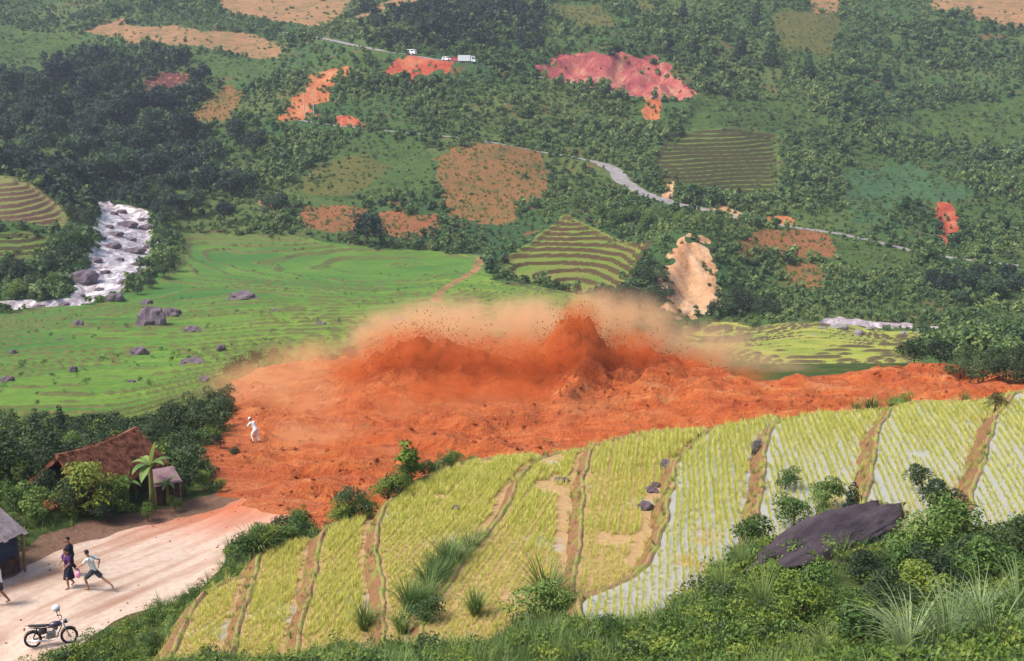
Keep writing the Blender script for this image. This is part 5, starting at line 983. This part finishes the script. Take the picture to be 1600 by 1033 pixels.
# ------------------------------------------------------------------ people
M.update(skin=plain('skin', (.32, .17, .10), .6, .3, 0, .08), hair=plain('black_hair', (.012, .010, .010), .6, .3, 0, .2, 20), c_white=plain('white_cotton', (.74, .75, .76), .9, .1, 0, .06), c_grey=plain('pale_grey_cotton', (.56, .60, .60), .9, .1, 0, .08), c_dark=plain('dark_blue_cloth_wear', (.02, .02, .035), .9, .1, 0, .3), c_purple=plain('purple_cloth', (.10, .04, .14), .9, .1, 0, .3), c_char=plain('charcoal_cloth', (.055, .06, .075), .9, .1, 0, .2), c_pink=plain('pink_plastic', (.75, .30, .48), .5, .3, 0, .1), eye=plain('eye_dark', (.01, .01, .01), .2, .5), lip=plain('lips', (.24, .08, .07), .5, .3))
def voxel(mb, name, mat, size, parent, smooth=3):
    me = mb.mesh(name + '_raw', M[mat], True); o = bpy.data.objects.new(name + '_raw', me); COL.objects.link(o); md = o.modifiers.new('r', 'REMESH'); md.mode = 'VOXEL'; md.voxel_size = size; md.use_smooth_shade = True
    s = o.modifiers.new('s', 'SMOOTH'); s.iterations = smooth; s.factor = .5
    dg = bpy.context.evaluated_depsgraph_get(); m2 = bpy.data.meshes.new_from_object(o.evaluated_get(dg)); bpy.data.objects.remove(o); bpy.data.meshes.remove(me); m2.name = name
    if not m2.materials: m2.materials.append(M[mat])
    return link(name, m2, parent)
def person(label, x, y, rz, J, top, bottom, hairm='hair', scale=1.0, hat=None, trousers=False, skirt=False, sleeves=.55):
    """J: joints in metres, the person facing local +Y"""
    root = link('person', None, None, (x, y, g1(x, y)), (0, 0, rz), scale); tag(root, label, 'person'); v = {k: Vector(p) for k, p in J.items()}; mb = MB(); hd = v['head']; nk = v['neck']; ch = v['chest']; pe = v['pelvis']
    up = (hd - nk).normalized(); f = Vector((0, 1, 0)); f = (f - up * f.dot(up)).normalized(); sd = f.cross(up)
    R = Matrix((sd, f, up)).transposed()
    mb.ball(hd, (.075, .092, .115), 16, 12, R); mb.ball(hd + f * .095 - up * .012, (.014, .022, .022), 8, 6, R)          # head and nose
    for s in (-1, 1): mb.ball(hd + sd * s * .077 - up * .01, (.012, .026, .034), 8, 6, R)                                 # ears
    mb.tube([nk - up * .03, hd - up * .05], [.055, .05], 10); mb.tube([pe, (pe + ch) / 2, ch, nk], [.135, .12, .145, .06], 12, flat=.72)
    mb.ball(pe, (.15, .11, .11), 12, 8)
    for s in 'LR':
        sh, el, wr = v['sh' + s], v['el' + s], v['wr' + s]; mb.tube([ch + (sh - ch) * .3, sh], [.07, .062], 9); mb.tube([sh, (sh * .5 + el * .5), el, el * .6 + wr * .4, wr], [.052, .046, .038, .036, .025], 9)
        d = (wr - el).normalized(); pv = (Vector((0, 1, 0)) - d * d.y).normalized(); sw = d.cross(pv); palm = wr + d * .05; mb.ball(palm, (.038, .016, .052), 9, 7, Matrix((sw, pv, d)).transposed())
        for i, ln in enumerate((.062, .072, .067, .052)):
            b = palm + sw * (.027 - .018 * i) + d * .04; k = b + d * ln * .5 + pv * .008; mb.tube([b - d * .02, k, k + d * ln * .4 + pv * .024], [.0095, .009, .0075], 6)
        tb = wr + d * .03 + sw * .03; mb.tube([tb - sw * .012, tb + sw * .018 + d * .03 + pv * .012, tb + sw * .018 + d * .058 + pv * .024], [.011, .0105, .0085], 6)
        hp, kn, an, to = v['hp' + s], v['kn' + s], v['an' + s], v['to' + s]; mb.tube([hp, hp * .5 + kn * .5, kn, kn * .65 + an * .35, an], [.085, .075, .054, .056, .036], 10); ft = (to - an); mb.tube([an + Vector((0, 0, -.02)) - ft * .2, an * .5 + to * .5 + Vector((0, 0, -.015)), to], [.038, .036, .022], 8)
    voxel(mb, 'body', 'skin', .0105, root, 2)
    h = MB(); h.ball(hd + up * .022 - f * .012, (.088, .104, .115), 16, 10, R, fn=lambda p: 1.0 if not (p.y > .25 and p.z < .35) and p.z > -.45 else .80); h.build('hair', M[hairm], root, True)
    for s in (-1, 1): e = MB(); e.ball(hd + f * .083 + sd * s * .031 + up * .012, .011, 8, 6); e.build('eye', M['eye'], root, True)
    e = MB(); e.ball(hd + f * .088 - up * .052, (.024, .008, .007), 8, 5, R); e.build('mouth', M['lip'], root, True)
    t = MB(); t.tube([pe - (ch - pe) * .08, (pe + ch) / 2, ch, nk - (nk - ch) * .25], [.158, .142, .168, .082], 14, flat=.76)
    for s in 'LR': sh, el = v['sh' + s], v['el' + s]; t.tube([ch + (sh - ch) * .3, sh], [.09, .08], 10); t.tube([sh, sh + (el - sh) * sleeves, sh + (el - sh) * min(1, sleeves + .25)], [.076, .068, .064], 10)
    voxel(t, 'shirt', top, .016, root)
    t = MB(); t.ball(pe - Vector((0, 0, .02)), (.172, .135, .12), 14, 9)
    for s in 'LR': hp, kn, an = v['hp' + s], v['kn' + s], v['an' + s]; t.tube([hp, hp + (kn - hp) * .5, hp + (kn - hp) * .85], [.112, .105, .10], 12); trousers and t.tube([hp + (kn - hp) * .8, kn, kn + (an - kn) * .9], [.098, .078, .062], 12)
    if skirt: t.tube([pe + Vector((0, 0, .05)), pe - Vector((0, 0, .22)), pe - Vector((0, 0, .50))], [.15, .20, .25], 14, flat=.85)
    voxel(t, 'skirt' if skirt else 'trousers' if trousers else 'shorts', bottom, .016, root)
    if hat: t = MB(); t.ball(hd + up * .035, (.10, .115, .112), 16, 10, R, fn=lambda p: 1 if p.z > -.15 else .8); t.tube([hd + up * .03 + f * .07, hd + up * .02 + f * .17], [.085, .07], 10, flat=.15); t.build('cap', M[hat], root, True)
    return root
RUN = dict(pelvis=(0, 0, .84), chest=(0, .12, 1.22), neck=(0, .18, 1.40), head=(0, .24, 1.54), shL=(-.18, .14, 1.34), elL=(-.26, .30, 1.14), wrL=(-.20, .50, 1.02), shR=(.18, .12, 1.34), elR=(.28, -.14, 1.18), wrR=(.27, -.08, .94),
           hpL=(-.09, 0, .80), knL=(-.11, .32, .50), anL=(-.11, .20, .10), toL=(-.11, .40, .04), hpR=(.09, 0, .80), knR=(.11, -.30, .50), anR=(.11, -.70, .22), toR=(.11, -.78, .06))
WALK = dict(pelvis=(0, 0, .90), chest=(0, .04, 1.28), neck=(0, .06, 1.46), head=(0, .09, 1.60), shL=(-.18, .05, 1.40), elL=(-.25, .14, 1.14), wrL=(-.22, .34, 1.02), shR=(.18, .05, 1.40), elR=(.30, -.02, 1.16), wrR=(.42, .06, .96),
            hpL=(-.09, 0, .86), knL=(-.10, .18, .48), anL=(-.10, .14, .08), toL=(-.10, .32, .03), hpR=(.09, 0, .86), knR=(.10, -.04, .47), anR=(.10, -.30, .10), toR=(.10, -.16, .03))
BEND = dict(pelvis=(0, -.06, .86), chest=(0, .16, 1.18), neck=(0, .27, 1.33), head=(0, .36, 1.44), shL=(-.18, .20, 1.27), elL=(-.24, .34, 1.04), wrL=(-.20, .50, .90), shR=(.18, .20, 1.27), elR=(.25, .26, 1.02), wrR=(.24, .42, .86),
            hpL=(-.09, -.06, .82), knL=(-.11, .14, .47), anL=(-.11, .04, .08), toL=(-.11, .22, .03), hpR=(.09, -.06, .82), knR=(.11, -.02, .45), anR=(.11, -.26, .10), toR=(.11, -.10, .03))
def spot(u, v, z):
    q = at_z(u, v, z); x, y = float(q[0]), float(q[1])
    for _ in range(4): q = at_z(u, v, g1(x, y)); x, y = float(q[0]), float(q[1])
    return x, y
x, y = spot(148, 922, -20.2); P1 = person('boy in pale shirt and dark shorts running along the dirt road', x, y, math.radians(78), RUN, 'c_grey', 'c_char', scale=1.0)
x, y = spot(109, 918, -20.2); P2 = person('person in purple top and dark skirt walking ahead of the running boy', x, y, math.radians(150), WALK, 'c_purple', 'c_dark', skirt=True, scale=.97)
x, y = spot(113, 899, -20.3); P3 = person('person in a dark jacket half hidden behind the one in a skirt', x, y, math.radians(120), WALK, 'c_dark', 'c_dark', trousers=True, sleeves=.9, scale=.98)
x, y = spot(1, 944, -20.1); P4 = person('person in white shirt and dark shorts at the left edge of the road', x, y, math.radians(100), WALK, 'c_white', 'c_char')
x, y = spot(399, 691, -22.5); P5 = person('man all in white stooping at the edge of the red mud', x, y, math.radians(60), BEND, 'c_white', 'c_white', trousers=True, sleeves=.9, hat='c_white', scale=1.0)
def bag():
    m = P1.matrix_basis; p = P1.location + P1.rotation_euler.to_matrix() @ Vector((-.21, .55, .97)); r = link('carrier_bag', None, None, p); tag(r, 'pink plastic bag swinging from the hand of the running boy', 'bag')
    mb = MB(); mb.ball((0, 0, -.26), (.12, .09, .17), 14, 10, fn=lambda q: 1 + .08 * math.sin(5 * q.x + 3 * q.y) - .25 * max(0, q.z)); mb.build('sack', M['c_pink'], r, True); mb = MB(); mb.tube([(-.05, 0, -.12), (-.02, 0, .0), (.02, 0, .0), (.05, 0, -.12)], .008, 5); mb.build('handle', M['c_pink'], r)
bag()

# ------------------------------------------------------------------ vehicles and poles on the upper road
M.update(vwhite=plain('vehicle_white', (.78, .79, .80), .4, .4, 0, .05), vred=plain('vehicle_red', (.38, .05, .05), .4, .4, 0, .1), vglass=plain('vehicle_glass', (.03, .035, .045), .12, .6), concrete=plain('pole_concrete', (.5, .48, .45), .8, .2))
def vehicle(name, u, v, L, W, Hh, label, cat, kind, paint, flip=False):
    x, y, _ = hit(u, v, 380); d, p = poly_dist(np.array([x]), np.array([y]), TOPROAD[:, :2]); i = int(min(p[0], len(TOPROAD) - 2)); f = p[0] - i; a, b = TOPROAD[i], TOPROAD[i + 1]; c = a + (b - a) * f; ang = math.atan2(b[1] - a[1], b[0] - a[0]) + (math.pi if flip else 0)
    root = link(name, None, None, (c[0], c[1], c[2] + .05), (0, 0, ang)); tag(root, label, cat, 'vehicles on the upper mountain road')
    def taper(x0, x1, z0, z1, in0, in1, wd):
        V = [(x0, -wd, z0), (x1, -wd, z0), (x1, wd, z0), (x0, wd, z0), (x0 + in0, -wd * .9, z1), (x1 - in1, -wd * .9, z1), (x1 - in1, wd * .9, z1), (x0 + in0, wd * .9, z1)]; mb = MB(); mb.add(V, [(3, 2, 1, 0), (4, 5, 6, 7), (0, 1, 5, 4), (1, 2, 6, 5), (2, 3, 7, 6), (3, 0, 4, 7)]); return mb
    h2, w2 = L / 2, W / 2
    if kind == 'truck':
        mb = MB(); mb.box((0, 0, .65), (L * .96, W * .5, .25)); mb.build('chassis', M['black'], root)
        mb = MB(); mb.box((-L * .14, 0, .8 + (Hh - .8) / 2), (L * .70, W, Hh - .8))
        for i in range(9): mb.box((-L * .47 + i * L * .0825, 0, .8 + (Hh - .8) / 2), (.06, W + .05, Hh - .85))
        mb.build('cargo_box', M[paint], root); cb = taper(L * .24, h2, .55, Hh * .82, 0, .3, w2 * .95).build('cab', M[paint], root); mb = MB(); mb.box((h2 - .12, 0, Hh * .62), (.06, W * .8, Hh * .22), None); mb.build('windscreen', M['vglass'], cb)
        for s in (-1, 1): mb = MB(); mb.box((L * .37, s * w2 * .925, Hh * .62), (L * .13, .05, Hh * .2)); mb.build('side_window', M['vglass'], cb)
    else:
        bd = taper(-h2, h2, .35, Hh * .58, .05, .1, w2).build('body', M[paint], root); cb = taper(-h2 + .1, h2 - (.9 if kind == 'car' else .4), Hh * .58, Hh, .35, .6, w2 * .93).build('cabin', M[paint], root)
        for s in (-1, 1):
            for q in range(2): mb = MB(); mb.box((-h2 * .45 + q * h2 * .75, s * w2 * .885, Hh * .77), (L * .26, .05, Hh * .24)); mb.build('side_window', M['vglass'], cb)
        mb = MB(); mb.box((h2 - (1.12 if kind == 'car' else .62), 0, Hh * .78), (.12, W * .75, Hh * .26)); mb.build('windscreen', M['vglass'], cb)
    for wx in (-h2 * .62, h2 * .62):
        for s in (-1, 1): wl = MB(); wl.tube([(wx, s * (w2 - .22), .38), (wx, s * (w2 + .02), .38)], .40, 14); wo = wl.build('wheel', M['rubber'], root); mb = MB(); mb.tube([(wx, s * (w2 - .05), .38), (wx, s * (w2 + .035), .38)], .2, 10); mb.build('hub', M['chrome'], wo)
vehicle('truck', 730, 99, 6.6, 2.3, 2.9, 'white box truck on the upper mountain road', 'truck', 'truck', 'vwhite'); vehicle('van', 643, 86, 4.4, 1.8, 2.1, 'white van on the upper road, leftmost vehicle', 'van', 'van', 'vwhite', True); vehicle('car', 698, 95, 3.9, 1.7, 1.5, 'small white car on the upper road just left of the truck', 'car', 'car', 'vwhite'); vehicle('jeep', 711, 97, 3.6, 1.7, 1.8, 'red jeep squeezed between the small car and the truck', 'jeep', 'van', 'vred')
for (u, v, h, l) in [(476,182,40,'left of two pale poles below the orange slip'),(490,178,38,'right of two pale poles below the orange slip')]:
    x, y, z = hit(u, v); z = g1(x, y); hh = h * px2m(y, z); r = link('utility_pole', None, None, (x, y, z)); tag(r, l, 'pole', 'poles below the orange slip'); mb = MB(); mb.tube([(0, 0, -.5), (0, 0, hh)], [.18, .11], 8); mb.build('shaft', M['concrete'], r); mb = MB(); mb.beam((-.9, 0, hh - .5), (.9, 0, hh - .5), .12, .12); mb.build('crossarm', M['concrete'], r)

# ------------------------------------------------------------------ flying and tumbling mud, dust
M['clod'] = m_mud(); M['clod'].name = 'mud_clod'
CLOD = [rock_mesh(f'clod_{i}', i + 21, 'clod', 1, .5) for i in range(4)]
def clods():
    n = 46000; X = RNG.uniform(-32, 50, n); Y = RNG.uniform(54, 112, n); m = in_poly(X, Y, MUDP) & (zone_at(X, Y) == 1000); X, Y = X[m], Y[m]; q = RNG.random(len(X)) < np.clip(.16 + .9 * fbm(X / 5, Y / 3, 95, 3), .02, 1); X, Y = X[q], Y[q]
    s = .03 + .15 * RNG.random(len(X)) ** 4; P = [np.c_[X, Y, ground(X, Y)]]; S = [s]
    # spray thrown up along the crest of the surge
    n = 60000; xs = RNG.uniform(_cx[0], _cx[-1], n); h = np.maximum(0, np.interp(xs, _cx, _ch)); keep = RNG.random(n) < (h / max(_ch)) ** 1.6; xs, h = xs[keep], h[keep]; ys = 88 + RNG.normal(size=len(xs)) * 2.2 - 1.0; up = RNG.exponential(.16, len(xs)) * h * .9
    xs2 = xs + RNG.normal(size=len(xs)) * .7; P.append(np.c_[xs2, ys, ground(xs2, ys) + up]); S.append(.010 + .05 * RNG.random(len(xs)) ** 4)
    scatter('mud_clods', np.vstack(P), np.concatenate(S), CLOD, 'clods and splashes of red mud tumbling along the flow', tilt=1.5)
clods()
def dust(name, label, C, colr, dens, nscale=.35):
    """C: (centre, radii, weight) of soft puffs"""
    lo = np.min([np.array(c) - np.array(r) for c, r, _ in C], 0) - .3; hi = np.max([np.array(c) + np.array(r) for c, r, _ in C], 0) + .3; mb = MB(); mb.box((lo + hi) / 2, hi - lo); t = NT(name); t.t.nodes.remove(t.bs); tot = None
    for c, r, wgt in C:
        mp = t.n('ShaderNodeVectorMath', operation='SUBTRACT'); t.l(t.co, mp.inputs[0]); mp.inputs[1].default_value = c; dv = t.n('ShaderNodeVectorMath', operation='DIVIDE'); t.l(mp.outputs[0], dv.inputs[0]); dv.inputs[1].default_value = r; ln = t.n('ShaderNodeVectorMath', operation='LENGTH'); t.l(dv.outputs[0], ln.inputs[0])
        o = t.n('ShaderNodeMapRange'); o.interpolation_type = 'SMOOTHSTEP'; t.l(ln.outputs['Value'], o.inputs[0]); o.inputs[1].default_value = 1.; o.inputs[2].default_value = .1; o.inputs[3].default_value = 0; o.inputs[4].default_value = wgt; tot = o.outputs[0] if tot is None else t.math('MAXIMUM', tot, o.outputs[0])
    nz = t.noise(nscale, 4, .6); nz = t.grey(nz, .36, .68); d = t.math('MULTIPLY', t.math('MULTIPLY', tot, nz), dens); pv = t.n('ShaderNodeVolumePrincipled'); pv.inputs['Color'].default_value = (*colr, 1); t.l(d, pv.inputs['Density']); pv.inputs['Anisotropy'].default_value = .2
    t.l(pv.outputs[0], t.out.inputs['Volume']); o = mb.build(name, t.m); tag(o, label, None, None, 'stuff'); return o
def puff(u, v, y, r, wgt=1.): return ([float(c) for c in at_y(u, v, y)], r, wgt)
dust('mud_plume', 'dense red plume of mud thrown up by the surge', [puff(905,522,88,(2.2,2.8,3.2),.9), puff(885,560,86,(3.4,3,2.8),.85), puff(640,552,86,(5.0,3.2,2.6),.6), puff(575,578,86,(3.6,3,1.9),.5), puff(740,562,86,(5.2,3,2.4),.6), puff(820,560,86,(4.2,3,2.5),.6), puff(985,552,88,(3.6,2.8,2.2),.75), puff(1070,572,88,(4.2,2.8,1.6),.5), puff(1150,590,88,(3.6,2.2,1.1),.4), puff(800,610,82,(4.5,3,1.8),.35), puff(690,610,82,(4.5,3,1.8),.35), puff(600,625,82,(4.0,3,1.6),.35), puff(540,720,68,(3.0,2.4,1.7),.35), puff(610,700,72,(3.4,2.4,1.4),.3)], (.86, .26, .075), 2.1, 1.3)
dust('dust_cloud', 'beige orange dust drifting behind the surging mud', [puff(985,520,96,(5.2,5,4.0),.9), puff(1090,550,97,(6.5,5,3.0),.7), puff(830,514,96,(7.0,6,3.2),1.), puff(700,516,96,(7.5,6,3.2),1.), puff(610,528,97,(5.0,5,3.0),.7), puff(1190,578,96,(5.0,4,1.9),.5), puff(930,500,95,(4.0,4,3.4),.9)], (.99, .67, .40), 1.2, .62)
dust('ground_dust', 'thin orange dust hanging low over the left lobe of the mud', [puff(455,690,74,(3.4,3,1.9),.9), puff(520,700,73,(3.2,3,2.0),.8), puff(440,610,88,(6,6,2.4),.5), puff(540,640,82,(6,5,2.4),.5), puff(650,640,81,(6,5,2.2),.4), puff(385,600,94,(4.5,5,2.2),.5), puff(490,570,100,(7,6,2.8),.6), puff(760,640,80,(6,4,2.0),.35), puff(900,640,80,(6,4,1.6),.3)], (.99, .62, .32), .62, .4)
# ------------------------------------------------------------------ hazy air of the valley
def haze():
    mb = MB(); lo = np.array((-700., -60., -75.)); hi = np.array((700., 950., 100.)); mb.box((lo + hi) / 2, hi - lo); t = NT('valley_air'); t.t.nodes.remove(t.bs); pv = t.n('ShaderNodeVolumePrincipled'); pv.inputs['Color'].default_value = (.70, .80, 1.0, 1); pv.inputs['Density'].default_value = HAZE; t.l(pv.outputs[0], t.out.inputs['Volume']); tag(mb.build('haze', t.m), 'thin bluish haze filling the valley', None, None, 'stuff')
HAZE = .00018
haze()
